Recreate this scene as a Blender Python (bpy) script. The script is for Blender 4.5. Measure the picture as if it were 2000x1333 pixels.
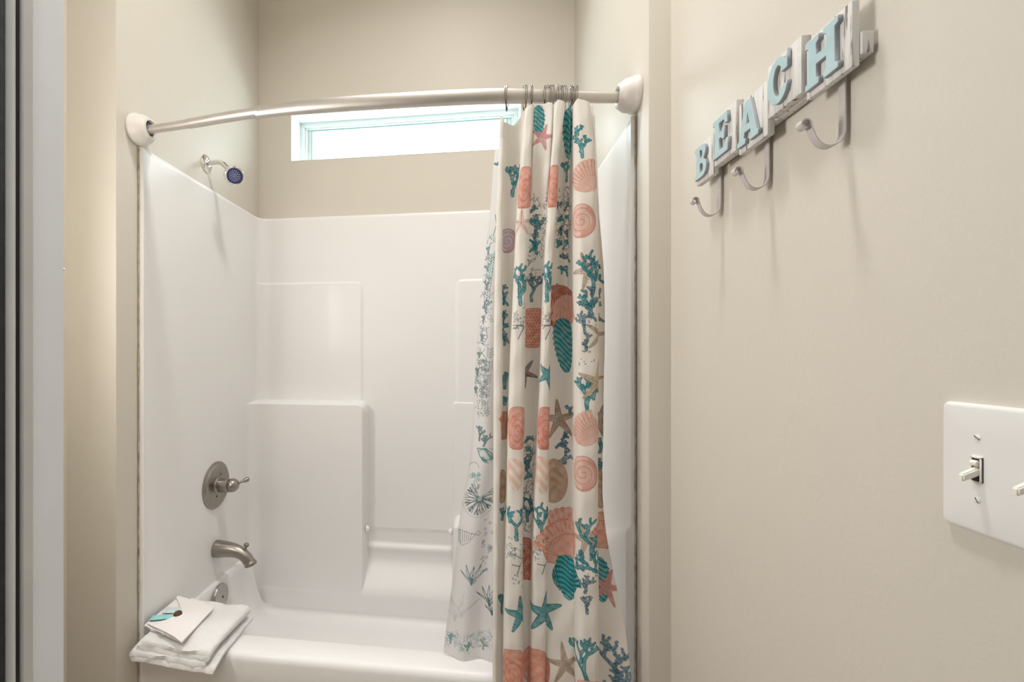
import bpy, bmesh, math, random
import numpy as np
from mathutils import Vector, Matrix, noise

# ------------------------------------------------------------------ clearing
for o in list(bpy.data.objects): bpy.data.objects.remove(o)
S = bpy.context.scene
COL = S.collection
R = math.radians
rng = random.Random(4)

# ------------------------------------------------------------------ camera
cd = bpy.data.cameras.new('camera'); cam = bpy.data.objects.new('camera', cd); COL.objects.link(cam)
cd.sensor_width = 36; cd.sensor_fit = 'HORIZONTAL'; cd.lens = 16.2
cd.shift_x = 0.0934; cd.shift_y = 0.01075; cd.clip_start = 0.02
cam.location = (0, 0, 1.32); cam.rotation_euler = (R(90), 0, R(7.525))
S.camera = cam

# ------------------------------------------------------------------ world, lights, exposure
S.view_settings.view_transform = 'Standard'; S.view_settings.look = 'None'
S.view_settings.gamma = 1; S.view_settings.use_curve_mapping = False
S.view_settings.exposure = 0.44
W = bpy.data.worlds.new('sky'); S.world = W; W.use_nodes = True
bg = W.node_tree.nodes['Background']; bg.inputs[0].default_value = (0.82, 0.935, 1.0, 1); bg.inputs[1].default_value = 10.0

def area(name, loc, rot, sx, sy, power, color, portal=False, spread=180):
    l = bpy.data.lights.new(name, 'AREA'); l.shape = 'RECTANGLE'; l.size = sx; l.size_y = sy
    l.energy = power; l.color = color; l.spread = R(spread)
    o = bpy.data.objects.new(name, l); COL.objects.link(o); o.location = loc; o.rotation_euler = rot
    if portal: l.cycles.is_portal = True
    return o
area('window_portal', (-0.35, 2.36, 2.385), (R(-90), 0, 0), 1.16, 0.30, 1, (1, 1, 1), portal=True)
area('room_ceiling_lamp', (-0.14, 0.98, 3.72), (0, 0, 0), 0.26, 0.26, 13.5, (1.0, 0.985, 0.98), spread=122)
area('left_fill_light', (-1.17, 0.59, 1.60), (0, R(-90), 0), 0.50, 0.34, 8.6, (1.0, 0.985, 0.97))  # added fill out of frame, lifts the right wall and lower tub area
area('hall_fill_light', (0.28, -0.45, 2.9), (0, R(12), 0), 0.5, 0.5, 9.0, (0.93, 0.97, 1.0))  # unseen fill added behind the camera to brighten the left door jamb

# ------------------------------------------------------------------ materials
def mat(name, col, rough=0.5, metal=0.0, bump=0.0, bscale=60.0, var=0.0, vscale=3.0, col2=None, spec=0.5, coat=0.0, bdist=0.002):
    m = bpy.data.materials.new(name); m.use_nodes = True
    nt = m.node_tree; N = nt.nodes; L = nt.links; p = N['Principled BSDF']
    p.inputs['Base Color'].default_value = (*col, 1); p.inputs['Roughness'].default_value = rough
    p.inputs['Metallic'].default_value = metal; p.inputs['Specular IOR Level'].default_value = spec
    p.inputs['Coat Weight'].default_value = coat
    tc = N.new('ShaderNodeTexCoord')
    if var > 0:
        n = N.new('ShaderNodeTexNoise'); n.inputs['Scale'].default_value = vscale; n.inputs['Detail'].default_value = 5
        r = N.new('ShaderNodeMix'); r.data_type = 'RGBA'
        r.inputs[6].default_value = (*col, 1)
        r.inputs[7].default_value = (*(col2 or tuple(c * 0.8 for c in col)), 1)
        mr = N.new('ShaderNodeMapRange'); mr.inputs[1].default_value = 0.35; mr.inputs[2].default_value = 0.7
        mr.inputs[4].default_value = var
        L.new(tc.outputs['Object'], n.inputs['Vector']); L.new(n.outputs['Fac'], mr.inputs[0])
        L.new(mr.outputs[0], r.inputs[0]); L.new(r.outputs[2], p.inputs['Base Color'])
    if bump > 0:
        n = N.new('ShaderNodeTexNoise'); n.inputs['Scale'].default_value = bscale; n.inputs['Detail'].default_value = 3
        b = N.new('ShaderNodeBump'); b.inputs['Strength'].default_value = bump; b.inputs['Distance'].default_value = bdist
        L.new(tc.outputs['Object'], n.inputs['Vector']); L.new(n.outputs['Fac'], b.inputs['Height'])
        L.new(b.outputs[0], p.inputs['Normal'])
    return m

PAINT = mat('wall_paint', (0.66, 0.615, 0.54), 0.45, bump=0.16, bscale=90, var=0.25, vscale=1.5, col2=(0.65, 0.60, 0.51), spec=0.35)
CEIL = mat('ceiling_paint', (0.72, 0.68, 0.60), 0.8, bump=0.2)
FLOOR = mat('floor_vinyl', (0.45, 0.38, 0.30), 0.4, var=0.6, vscale=6)
TRIM = mat('trim_paint', (0.83, 0.85, 0.89), 0.30, bump=0.25, bscale=30, var=0.3, vscale=5, col2=(0.76, 0.76, 0.77))
FRAMEW = mat('window_vinyl', (0.80, 0.84, 0.83), 0.35, bump=0.05)
GASKET = mat('window_gasket', (0.30, 0.52, 0.50), 0.5, bump=0.05)
FIBER = mat('tub_fiberglass', (0.84, 0.825, 0.81), 0.42, bump=0.10, bscale=8, var=0.2, vscale=1.2, col2=(0.83, 0.805, 0.78), coat=0.06, bdist=0.004)
CAULK = mat('aged_caulk', (0.62, 0.56, 0.46), 0.7, bump=0.8, bscale=120, var=0.9, vscale=30, col2=(0.24, 0.18, 0.12))
NICKEL = mat('brushed_nickel', (0.36, 0.33, 0.295), 0.30, metal=1.0, bump=0.06, bscale=300, var=0.4, vscale=40, col2=(0.27, 0.245, 0.215))
CHROME = mat('chrome', (0.80, 0.79, 0.78), 0.12, metal=1.0, bump=0.02)
DARK = mat('dark_gap', (0.02, 0.018, 0.016), 0.6, bump=0.1)
BLACKDOOR = mat('black_door_paint', (0.004, 0.005, 0.007), 0.7, bump=0.5, bscale=80, var=0.5, vscale=60, col2=(0.03, 0.03, 0.035))
FLANGE = mat('white_plastic', (0.74, 0.70, 0.66), 0.30, bump=0.03)
RODM = mat('rod_metal', (0.60, 0.565, 0.53), 0.40, metal=0.85, bump=0.05, bscale=60, var=0.4, vscale=25, col2=(0.55, 0.51, 0.46))
BLUEFACE = mat('blue_spray_face', (0.035, 0.045, 0.20), 0.25, bump=0.03)
NOZZLE = mat('grey_nozzle', (0.62, 0.68, 0.80), 0.4, bump=0.03)
PLATE = mat('switch_plastic', (0.80, 0.79, 0.76), 0.25, bump=0.03)
TOGGLE = mat('toggle_plastic', (0.84, 0.80, 0.72), 0.3, bump=0.03)
TERRY = mat('white_terry', (0.90, 0.885, 0.87), 0.95, bump=0.9, bscale=420, spec=0.1, var=0.2, vscale=60, col2=(0.78, 0.76, 0.74), bdist=0.003)
TERRY2 = mat('white_washcloth', (0.90, 0.86, 0.84), 0.95, bump=0.5, bscale=500, spec=0.1)
TEALW = mat('teal_wrapper', (0.28, 0.66, 0.66), 0.35, bump=0.2, bscale=40, var=0.4, vscale=60, col2=(0.45, 0.78, 0.76))
PALEW = mat('pale_wrapper', (0.66, 0.76, 0.75), 0.3, bump=0.3, bscale=40, var=0.5, vscale=90, col2=(0.46, 0.62, 0.62))
BROWNB = mat('brown_soap', (0.05, 0.022, 0.012), 0.25, bump=0.1, var=0.6, vscale=90, col2=(0.16, 0.08, 0.05))
BLUELET = mat('pale_blue_letter', (0.40, 0.545, 0.575), 0.55, bump=0.3, bscale=60, var=0.6, vscale=22, col2=(0.50, 0.66, 0.68))
LETSIDE = mat('grey_letter_edge', (0.36, 0.38, 0.40), 0.6, bump=0.3, bscale=60, var=0.5, vscale=40, col2=(0.26, 0.28, 0.30))
HOOKM = mat('white_painted_steel', (0.60, 0.56, 0.55), 0.45, bump=0.25, bscale=60, var=0.5, vscale=70, col2=(0.50, 0.46, 0.44))
WIRE = mat('ring_wire', (0.26, 0.235, 0.21), 0.25, metal=1.0, bump=0.02)

def distressed():
    m = mat('distressed_white_wood', (0.70, 0.685, 0.66), 0.6, bump=0.6, bscale=50)
    nt = m.node_tree; N = nt.nodes; L = nt.links; p = N['Principled BSDF']
    tc = N.new('ShaderNodeTexCoord'); mp = N.new('ShaderNodeMapping'); mp.inputs['Scale'].default_value = (150, 150, 9)
    n = N.new('ShaderNodeTexNoise'); n.inputs['Scale'].default_value = 1.0; n.inputs['Detail'].default_value = 4; n.inputs['Roughness'].default_value = 0.6
    cr = N.new('ShaderNodeValToRGB')
    cr.color_ramp.elements[0].position = 0.33; cr.color_ramp.elements[0].color = (0.10, 0.09, 0.08, 1)
    cr.color_ramp.elements[1].position = 0.41; cr.color_ramp.elements[1].color = (0.66, 0.635, 0.60, 1)
    e = cr.color_ramp.elements.new(0.60); e.color = (0.74, 0.73, 0.71, 1)
    L.new(tc.outputs['Object'], mp.inputs[0]); L.new(mp.outputs[0], n.inputs['Vector']); L.new(n.outputs['Fac'], cr.inputs[0])
    L.new(cr.outputs[0], p.inputs['Base Color'])
    return m
WOOD = distressed()

def glass_mat(name, tint, fac, rough=0.02):
    m = bpy.data.materials.new(name); m.use_nodes = True
    nt = m.node_tree; N = nt.nodes; L = nt.links
    for n in list(N): N.remove(n)
    out = N.new('ShaderNodeOutputMaterial'); mix = N.new('ShaderNodeMixShader'); t = N.new('ShaderNodeBsdfTransparent')
    g = N.new('ShaderNodeBsdfGlossy'); g.inputs['Roughness'].default_value = rough
    t.inputs[0].default_value = (*tint, 1); mix.inputs[0].default_value = fac
    L.new(t.outputs[0], mix.inputs[1]); L.new(g.outputs[0], mix.inputs[2]); L.new(mix.outputs[0], out.inputs[0])
    return m
PANE = glass_mat('window_glass', (0.97, 1.0, 0.99), 0.06)
ACRYL = glass_mat('clear_acrylic', (0.97, 0.96, 0.94), 0.16, 0.05)

def cloth_mat(name, transl, transp=0.0):
    m = bpy.data.materials.new(name); m.use_nodes = True
    nt = m.node_tree; N = nt.nodes; L = nt.links
    for n in list(N): N.remove(n)
    out = N.new('ShaderNodeOutputMaterial'); a = N.new('ShaderNodeAttribute'); a.attribute_name = 'print_color'
    d = N.new('ShaderNodeBsdfDiffuse'); t = N.new('ShaderNodeBsdfTranslucent'); m1 = N.new('ShaderNodeMixShader')
    g = N.new('ShaderNodeBsdfGlossy'); g.inputs['Roughness'].default_value = 0.45; mg = N.new('ShaderNodeMixShader'); mg.inputs[0].default_value = 0.03
    tc = N.new('ShaderNodeTexCoord'); nz = N.new('ShaderNodeTexNoise'); nz.inputs['Scale'].default_value = 700
    b = N.new('ShaderNodeBump'); b.inputs['Strength'].default_value = 0.25; b.inputs['Distance'].default_value = 0.0006
    L.new(tc.outputs['Object'], nz.inputs['Vector']); L.new(nz.outputs['Fac'], b.inputs['Height']); L.new(b.outputs[0], d.inputs['Normal'])
    m1.inputs[0].default_value = transl
    L.new(a.outputs['Color'], d.inputs[0]); L.new(a.outputs['Color'], t.inputs[0])
    L.new(d.outputs[0], m1.inputs[1]); L.new(t.outputs[0], m1.inputs[2])
    L.new(m1.outputs[0], mg.inputs[1]); L.new(g.outputs[0], mg.inputs[2])
    last = mg
    if transp > 0:
        tr = N.new('ShaderNodeBsdfTransparent'); m2 = N.new('ShaderNodeMixShader'); m2.inputs[0].default_value = transp
        L.new(mg.outputs[0], m2.inputs[1]); L.new(tr.outputs[0], m2.inputs[2]); last = m2
    L.new(last.outputs[0], out.inputs[0])
    return m
CLOTH = cloth_mat('printed_polyester', 0.24)
SHEER = cloth_mat('sheer_liner_fabric', 0.38, 0.10)

# ------------------------------------------------------------------ helpers
def obj(name, bm, m, parent=None, smooth=True, angle=40):
    me = bpy.data.meshes.new(name); bm.normal_update(); bm.to_mesh(me); bm.free()
    for mm in (m if isinstance(m, (list, tuple)) else [m]): me.materials.append(mm)
    o = bpy.data.objects.new(name, me); COL.objects.link(o)
    if parent is not None: o.parent = parent; o.matrix_parent_inverse = Matrix.Translation(parent.location).inverted()
    if smooth:
        me.shade_smooth()
        try: me.set_sharp_from_angle(angle=R(angle))
        except Exception: pass
    return o

def tag(o, label=None, cat=None, group=None, kind=None):
    if label: o['label'] = label
    if cat: o['category'] = cat
    if group: o['group'] = group
    if kind: o['kind'] = kind
    return o

def thing(name, loc, label, cat, group=None):
    o = bpy.data.objects.new(name, None); COL.objects.link(o); o.location = loc
    o.empty_display_size = 0.03
    return tag(o, label, cat, group)

def box(bm, x0, x1, y0, y1, z0, z1, bev=0.0, seg=2):
    r = bmesh.ops.create_cube(bm, size=1)
    for v in r['verts']:
        v.co = Vector(((x0 + x1) / 2 + v.co.x * (x1 - x0), (y0 + y1) / 2 + v.co.y * (y1 - y0), (z0 + z1) / 2 + v.co.z * (z1 - z0)))
    if bev > 0:
        es = list({e for v in r['verts'] for e in v.link_edges})
        bmesh.ops.bevel(bm, geom=es, offset=bev, segments=seg, profile=0.5, affect='EDGES')
    return bm

def B(*a, **k): return box(bmesh.new(), *a, **k)

def frame_of(d):
    d = Vector(d).normalized(); u = d.cross(Vector((0, 0, 1)))
    if u.length < 1e-4: u = d.cross(Vector((0, 1, 0)))
    u.normalize(); return d, u, d.cross(u).normalized()

def lathe(bm, origin, axis, prof, n=40, cap=True):
    """prof: list of (distance along the axis, radius)"""
    d, u, w = frame_of(axis); o = Vector(origin); rings = []
    for (h, r) in prof:
        if r < 1e-6: rings.append([bm.verts.new(o + d * h)])
        else: rings.append([bm.verts.new(o + d * h + (u * math.cos(2 * math.pi * k / n) + w * math.sin(2 * math.pi * k / n)) * r) for k in range(n)])
    for a, b in zip(rings, rings[1:]):
        for k in range(n):
            k2 = (k + 1) % n
            if len(a) == 1 and len(b) == 1: continue
            if len(a) == 1: bm.faces.new((a[0], b[k], b[k2]))
            elif len(b) == 1: bm.faces.new((a[k], b[0], a[k2]))
            else: bm.faces.new((a[k], b[k], b[k2], a[k2]))
    if cap:
        for r_ in (rings[0], rings[-1]):
            if len(r_) > 2: bm.faces.new(r_)
    bmesh.ops.recalc_face_normals(bm, faces=bm.faces)
    return bm

def tube(bm, pts, rad, n=16, closed=False, ry=None):
    """rad: number or list; ry: second radius (across) for ovals"""
    P = [Vector(p) for p in pts]; N_ = len(P); rings = []
    prevu = None
    for i, p in enumerate(P):
        a = P[i - 1] if (i > 0 or closed) else P[i]; b = P[(i + 1) % N_] if (i < N_ - 1 or closed) else P[i]
        t = (b - a).normalized()
        if prevu is None: _, u, w = frame_of(t)
        else:
            u = (prevu - t * prevu.dot(t)).normalized(); w = t.cross(u).normalized()
        prevu = u
        r = rad[i] if isinstance(rad, (list, tuple)) else rad
        r2 = (ry[i] if isinstance(ry, (list, tuple)) else ry) if ry is not None else r
        rings.append([bm.verts.new(p + u * math.cos(2 * math.pi * k / n) * r2 + w * math.sin(2 * math.pi * k / n) * r) for k in range(n)])
    prs = list(zip(rings, rings[1:])) + ([(rings[-1], rings[0])] if closed else [])
    for a, b in prs:
        for k in range(n): bm.faces.new((a[k], b[k], b[(k + 1) % n], a[(k + 1) % n]))
    if not closed: bm.faces.new(rings[0]); bm.faces.new(rings[-1])
    bmesh.ops.recalc_face_normals(bm, faces=bm.faces)
    return bm

def grid(bm, rows, closed=False):
    V = [[bm.verts.new(p) for p in r] for r in rows]
    for a, b in zip(V, V[1:]):
        n = len(a)
        for k in range(n if closed else n - 1):
            bm.faces.new((a[k], a[(k + 1) % n], b[(k + 1) % n], b[k]))
    return V

def struct(name, bm, m, **k):
    o = obj(name, bm, m, **k); o['kind'] = 'structure'; return o

def smoothstep(a, b, x):
    t = min(1, max(0, (x - a) / (b - a))); return t * t * (3 - 2 * t)

# ------------------------------------------------------------------ the room
XL, XR, YW, YB = -1.072, 0.436, 1.25, 2.16       # alcove side walls, front of the stub walls, back wall
H = 3.8
struct('floor', B(-1.45, 0.62, -1.3, 2.4, -0.06, 0.0), FLOOR, smooth=False)
struct('ceiling', B(-1.45, 0.62, -1.3, 2.4, H, H + 0.08), CEIL, smooth=False)
struct('wall_left_alcove', B(-1.45, XL, YW, 2.4, 0, H, bev=0.003), PAINT)
struct('wall_right_alcove', B(XR, 0.62, YW, 2.4, 0, H, bev=0.003), PAINT)
struct('wall_left', B(-1.45, -1.238, 0.42, YW + 0.01, 0, H), PAINT, smooth=False)
struct('wall_right', B(0.49, 0.62, -1.3, YW + 0.01, 0, H), PAINT, smooth=False)
WX0, WX1, WZ0, WZ1 = -0.906, 0.20, 2.255, 2.50
bm = bmesh.new()
box(bm, XL, XR, YB, 2.4, 0, WZ0); box(bm, XL, XR, YB, 2.4, WZ1, H)
box(bm, XL, WX0, YB, 2.4, WZ0, WZ1); box(bm, WX1, XR, YB, 2.4, WZ0, WZ1)
struct('wall_back', bm, PAINT, smooth=False)
bm = bmesh.new(); box(bm, -1.45, -0.47, 0.30, 0.42, 0, H); box(bm, -0.47, 0.49, 0.30, 0.42, 2.12, H)
struct('wall_front', bm, PAINT, smooth=False)
struct('wall_hall', B(-1.45, 0.62, -1.42, -1.3, 0, H), PAINT, smooth=False)
struct('wall_hall_left', B(-1.57, -1.45, -1.3, 0.42, 0, H), PAINT, smooth=False)
struct('baseboard_right', B(0.478, 0.49, -1.3, YW, 0, 0.09, bev=0.003), TRIM)
struct('baseboard_left', B(-1.238, -1.226, 0.42, YW, 0, 0.09, bev=0.003), TRIM)

# window in the deep reveal
win = struct('window_1', bmesh.new(), FRAMEW)
def ringframe(bm, x0, x1, z0, z1, w, y0, y1, bev=0.002):
    box(bm, x0, x0 + w, y0, y1, z0, z1, bev=bev); box(bm, x1 - w, x1, y0, y1, z0, z1, bev=bev)
    box(bm, x0 + w, x1 - w, y0, y1, z0, z0 + w, bev=bev); box(bm, x0 + w, x1 - w, y0, y1, z1 - w, z1, bev=bev)
    return bm
yy = 2.275
bm = ringframe(bmesh.new(), WX0, WX1, WZ0, WZ1, 0.022, yy, 2.36)
ringframe(bm, WX0 + 0.022, WX1 - 0.022, WZ0 + 0.018, WZ1 - 0.018, 0.012, yy + 0.014, 2.36)
obj('window_frame', bm, FRAMEW, win)
obj('sash', ringframe(bmesh.new(), WX0 + 0.034, WX1 - 0.034, WZ0 + 0.03, WZ1 - 0.012, 0.020, yy + 0.028, 2.35), FRAMEW, win)
obj('gasket', ringframe(bmesh.new(), WX0 + 0.053, WX1 - 0.053, WZ0 + 0.05, WZ1 - 0.031, 0.005, yy + 0.024, 2.34, bev=0), GASKET, win)
obj('pane', B(WX0 + 0.055, WX1 - 0.055, 2.325, 2.329, WZ0 + 0.05, WZ1 - 0.034), PANE, win)
bm = bmesh.new()
t_ = 0.003
box(bm, WX0, WX0 + t_, YB - 0.001, yy, WZ0, WZ1); box(bm, WX1 - t_, WX1, YB - 0.001, yy, WZ0, WZ1)
box(bm, WX0, WX1, YB - 0.001, yy, WZ1 - t_, WZ1); box(bm, WX0, WX1, YB - 0.001, yy, WZ0, WZ0 + t_)
obj('window_reveal', bm, FRAMEW, win, smooth=False)

# door jamb at the very left, with stop, gap and the dark door behind
def prism(bm, pts, z0, z1):
    a = [bm.verts.new((x, y, z0)) for x, y in pts]; b = [bm.verts.new((x, y, z1)) for x, y in pts]
    n = len(pts); bm.faces.new(a[::-1]); bm.faces.new(b)
    for k in range(n): bm.faces.new((a[k], a[(k + 1) % n], b[(k + 1) % n], b[k]))
    bmesh.ops.recalc_face_normals(bm, faces=bm.faces); return bm
door = struct('door_1', bmesh.new(), TRIM)
obj('door_jamb', prism(bmesh.new(), [(-0.47, 0.355), (-0.42, 0.355), (-0.42, 0.4205), (-0.422, 0.4225), (-0.47, 0.4225)], 0, 2.1), TRIM, door, smooth=False)
obj('casing', B(-0.53, -0.47, 0.42, 0.432, 0, 2.16, bev=0.003), TRIM, door)
obj('stop_strip', prism(bmesh.new(), [(-0.425, 0.3637), (-0.4055, 0.3637), (-0.4045, 0.3647), (-0.4045, 0.3735), (-0.4065, 0.3757), (-0.412, 0.3763), (-0.425, 0.3763)], 0, 2.1), mat('stop_paint', (0.62, 0.60, 0.585), 0.4, bump=0.3, bscale=40, var=0.4, vscale=8), door)
obj('gap_shadow_strip', prism(bmesh.new(), [(-0.425, 0.361), (-0.4075, 0.361), (-0.4075, 0.3637), (-0.425, 0.3637)], 0, 2.1), DARK, door, smooth=False)
bm = bmesh.new()
pr = [(-0.43, 0.3520)] + [(-0.4095 + 0.0035 * math.sin(a), 0.3565 - 0.0045 * math.cos(a)) for a in [math.pi * k / 10 for k in range(11)]] + [(-0.43, 0.3615)]
prism(bm, pr, 0, 2.1)
obj('door_edge_moulding', bm, mat('jamb_grey', (0.66, 0.67, 0.66), 0.4, bump=0.4, bscale=40, var=0.4, vscale=8), door)
obj('door_slab', B(-0.46, -0.4075, -0.45, 0.3512, 0.01, 2.09, bev=0.001), BLACKDOOR, door)
bm = bmesh.new(); lathe(bm, (-0.4225, 0.4205, 1.405), (1, 1, 0), [(0, 0.0016), (0.0022, 0.0016), (0.0030, 0.0008), (0.0032, 0)], 12)
obj('screw', bm, CHROME, door)

# ------------------------------------------------------------------ tub and surround (one moulded unit)
SXL, SXR, SY0, SYB = -1.062, 0.426, 1.352, 2.150
unit = thing('bathtub_shower_unit', (-0.32, 1.75, 0), 'glossy white one-piece bathtub and shower surround with moulded shelves below the narrow window', 'bathtub')

def bump01(a, b, x, w): return smoothstep(a - w, a + w, x) * (1 - smoothstep(b - w, b + w, x))
def back_in(x, z):
    """how far the back panel stands forward of SYB"""
    w = 0.008
    lt = 1 - smoothstep(-0.515 - w, -0.515 + w, x)      # left tower
    rt = smoothstep(-0.112 - w, -0.112 + w, x)          # right tower
    # rounded outer top corners of towers
    def topr(x_edge, ztop, side, r=0.035):
        dx = (x - (x_edge - r)) if side < 0 else ((x_edge + r) - x)
        if dx <= 0: return ztop
        dx = min(dx, r); return ztop - r + math.sqrt(max(0, r * r - dx * dx))
    zl = topr(-0.515, 1.088, -1); zr = topr(-0.112, 0.560, 1); zr2 = topr(-0.112, 1.088, 1, 0.02)
    zu = topr(-0.545, 1.655, -1, 0.03); zu2 = topr(-0.095, 1.655, 1, 0.03)
    lt2 = 1 - smoothstep(-0.545 - w, -0.545 + w, x)
    rt2 = smoothstep(-0.095 - w, -0.095 + w, x)
    d = lt * 0.090 * (1 - smoothstep(zl - 0.012, zl, z))
    d = max(d, rt * 0.090 * (1 - smoothstep(zr - 0.02, zr + 0.01, z)))
    d = max(d, rt * 0.010 * (1 - smoothstep(zr2 - 0.006, zr2 + 0.004, z)))
    d = max(d, lt2 * 0.006 * (1 - smoothstep(zu - 0.006, zu + 0.004, z)))
    d = max(d, rt2 * 0.006 * (1 - smoothstep(zu2 - 0.006, zu2 + 0.004, z)))
    # centre recess: lip, hollow and slope down into the tub
    if z < 0.42:
        if z > 0.345: c = 0.018 * smoothstep(0.42, 0.395, z) if z > 0.395 else 0.018 - 0.004 * smoothstep(0.395, 0.36, z)
        else: c = 0.014 + 0.078 * smoothstep(0.345, 0.20, z) ** 0.9
        d = max(d, c)
    return d
ZR = sorted(set([round(v, 4) for v in np.linspace(0.125, 1.972, 155)] + [round(v, 4) for v in np.linspace(1.065, 1.095, 16)] + [round(v, 4) for v in np.linspace(1.64, 1.662, 12)]
               + [round(v, 4) for v in np.linspace(0.125, 0.58, 70)] + [round(v, 4) for v in np.linspace(0.815, 0.86, 12)]))
XS = sorted(set([round(v, 4) for v in np.linspace(SXL, SXR, 120)] + [round(v, 4) for v in np.linspace(-0.56, -0.50, 32)] + [round(v, 4) for v in np.linspace(-0.125, -0.08, 28)]))
def side_in(z, y):
    zs = 0.845 - 0.50 * (y - 1.34)
    return 0.014 * (1 - smoothstep(zs - 0.02, zs + 0.006, z))
rows = []
rc = 0.055
for z in ZR:
    flare = 0.0
    row = []
    sl = 0.002
    sr = 0.0
    xl = SXL + sl; xr = SXR - sr
    ybl = SYB - back_in(xl + 0.02, z); ybr = SYB - back_in(xr - 0.02, z)
    # bullnose at the front left, then side, corner, back, corner, side, bullnose
    for k in range(7):
        a = math.pi * k / 6 * 0.5; row.append((XL + 0.001 + (xl - XL - 0.001) * 1.0 * math.sin(a) + 0.006 * math.sin(a * 2), SY0 - 0.012 + (1 - math.cos(a)) * 0.014, z))
    for k in range(1, 26): row.append((xl, SY0 + 0.002 + (ybl - rc - SY0 - 0.002) * k / 25, z))
    for k in range(1, 10):
        a = math.pi / 2 * k / 9; row.append((xl + rc * (1 - math.cos(a)), ybl - rc + rc * math.sin(a), z))
    for x in XS:
        if SXL + rc + 0.006 < x < SXR - rc - 0.018: row.append((x, SYB - back_in(x, z), z))
    for k in range(9):
        a = math.pi / 2 * (1 - k / 9); row.append((xr - rc * (1 - math.cos(a)), ybr - rc + rc * math.sin(a), z))
    for k in range(26):
        y_ = ybr - rc + (SY0 + 0.002 - ybr + rc) * k / 25; row.append((SXR - side_in(z, y_) * min(1, k / 3) - sr * max(0, 1 - k / 3), y_, z)); continue
        row.append((xr, ybr - rc + (SY0 + 0.002 - ybr + rc) * k / 25, z))
    xr = SXR - side_in(z, SY0)
    for k in range(6, -1, -1):
        a = math.pi * k / 6 * 0.5; row.append((XR - 0.001 + (xr - XR + 0.001) * math.sin(a) - 0.006 * math.sin(a * 2), SY0 - 0.012 + (1 - math.cos(a)) * 0.014, z))
    rows.append(row)
n = min(len(r) for r in rows); assert all(len(r) == len(rows[0]) for r in rows), [len(r) for r in rows][:9]
# rounded top flange running back to the drywall
top = rows[-1]
def outward(p, d, dz):
    x, y, z = p
    cx = min(max(x, SXL + 0.02), SXR - 0.02)
    ox = -d if x < SXL + 0.03 else (d if x > SXR - 0.03 else 0)
    return (max(min(x + ox, XR - 0.001), XL + 0.001), min(y + (d if y > SYB - 0.09 else 0), YB - 0.001), z + dz)
rows.append([outward(p, 0.003, 0.0035) for p in top]); rows.append([outward(p, 0.012, 0.004) for p in top])
bm = bmesh.new(); grid(bm, rows); bmesh.ops.recalc_face_normals(bm, faces=bm.faces)
obj('wall_surround', bm, FIBER, unit, angle=50)

# basin: ring deck, front rim and apron
def rrect(x0, x1, y0, y1, r, n=14, m=24):
    pts = []
    for (cx, cy, a0) in ((x1 - r, y0 + r, -90), (x1 - r, y1 - r, 0), (x0 + r, y1 - r, 90), (x0 + r, y0 + r, 180)):
        for k in range(n): a = R(a0 + 90 * k / (n - 1)); pts.append((cx + r * math.cos(a), cy + r * math.sin(a)))
    # subdivide the straight runs
    out = []
    for i, p in enumerate(pts):
        q = pts[(i + 1) % len(pts)]; out.append(p)
        d = math.hypot(q[0] - p[0], q[1] - p[1])
        if i % n == n - 1:
            for k in range(1, m): out.append((p[0] + (q[0] - p[0]) * k / m, p[1] + (q[1] - p[1]) * k / m))
    return out
RZ = 0.380
NB = 15
outl = [rrect(-1.044, 0.412, 1.444, 2.0592, 0.10), rrect(-0.90, 0.27, 1.535, 1.985, 0.17)]
ringp = []
for k in range(NB + 1):
    f = k / NB; zf = f
    e = 1 - math.cos(f * math.pi / 2); e = e ** 1.6
    r = []
    for (a, b) in zip(*outl):
        isback = smoothstep(1.99, 2.055, a[1])
        ztop = RZ + 0.002 - isback * (RZ - 0.135)
        ztop = ztop if isback > 0 else RZ
        z = ztop + (0.088 - ztop) * math.sin(f * math.pi / 2) ** (1.0)
        r.append((a[0] + (b[0] - a[0]) * e, a[1] + (b[1] - a[1]) * e, z))
    ringp.append(r)
def lipring(args, dz): return [(x, y, (RZ + dz) * (1 - smoothstep(1.99, 2.055, y)) + 0.135 * smoothstep(1.99, 2.055, y)) for x, y in rrect(*args)]
lipo = lipring((-1.0708, 0.4348, 1.400, 2.070, 0.004), 0.0050)
lip = lipring((-1.058, 0.426, 1.430, 2.068, 0.10), 0.0048)
lip0 = lipring((-1.050, 0.418, 1.438, 2.067, 0.10), 0.0035)
bm = bmesh.new()
ctr = (-0.316, 1.755)
fl = [[(ctr[0] + (p[0] - ctr[0]) * s_, ctr[1] + (p[1] - ctr[1]) * s_, 0.088 - 0.005 * (1 - s_)) for p in ringp[-1]] for s_ in (0.8, 0.5, 0.2)]
grid(bm, [lipo, lip, lip0] + ringp + fl, closed=True)
# front rim top and apron profile swept along X
prof = [(1.432, RZ + 0.0045), (1.40, RZ + 0.005), (1.374, RZ + 0.004)] + [(1.368 - 0.024 * math.sin(a), RZ - 0.022 + 0.026 * math.cos(a)) for a in [math.pi / 2 * k / 8 for k in range(9)]] + [(1.342, 0.33), (1.345, 0.25), (1.352, 0.23), (1.352, 0.08), (1.342, 0.06), (1.342, 0.0)]
grid(bm, [[(XL + 0.001 + (XR - XL - 0.002) * k / 40, y, z) for (y, z) in prof] for k in range(41)])
bmesh.ops.recalc_face_normals(bm, faces=bm.faces)
obj('tub_basin', bm, FIBER, unit, angle=60)

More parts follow.
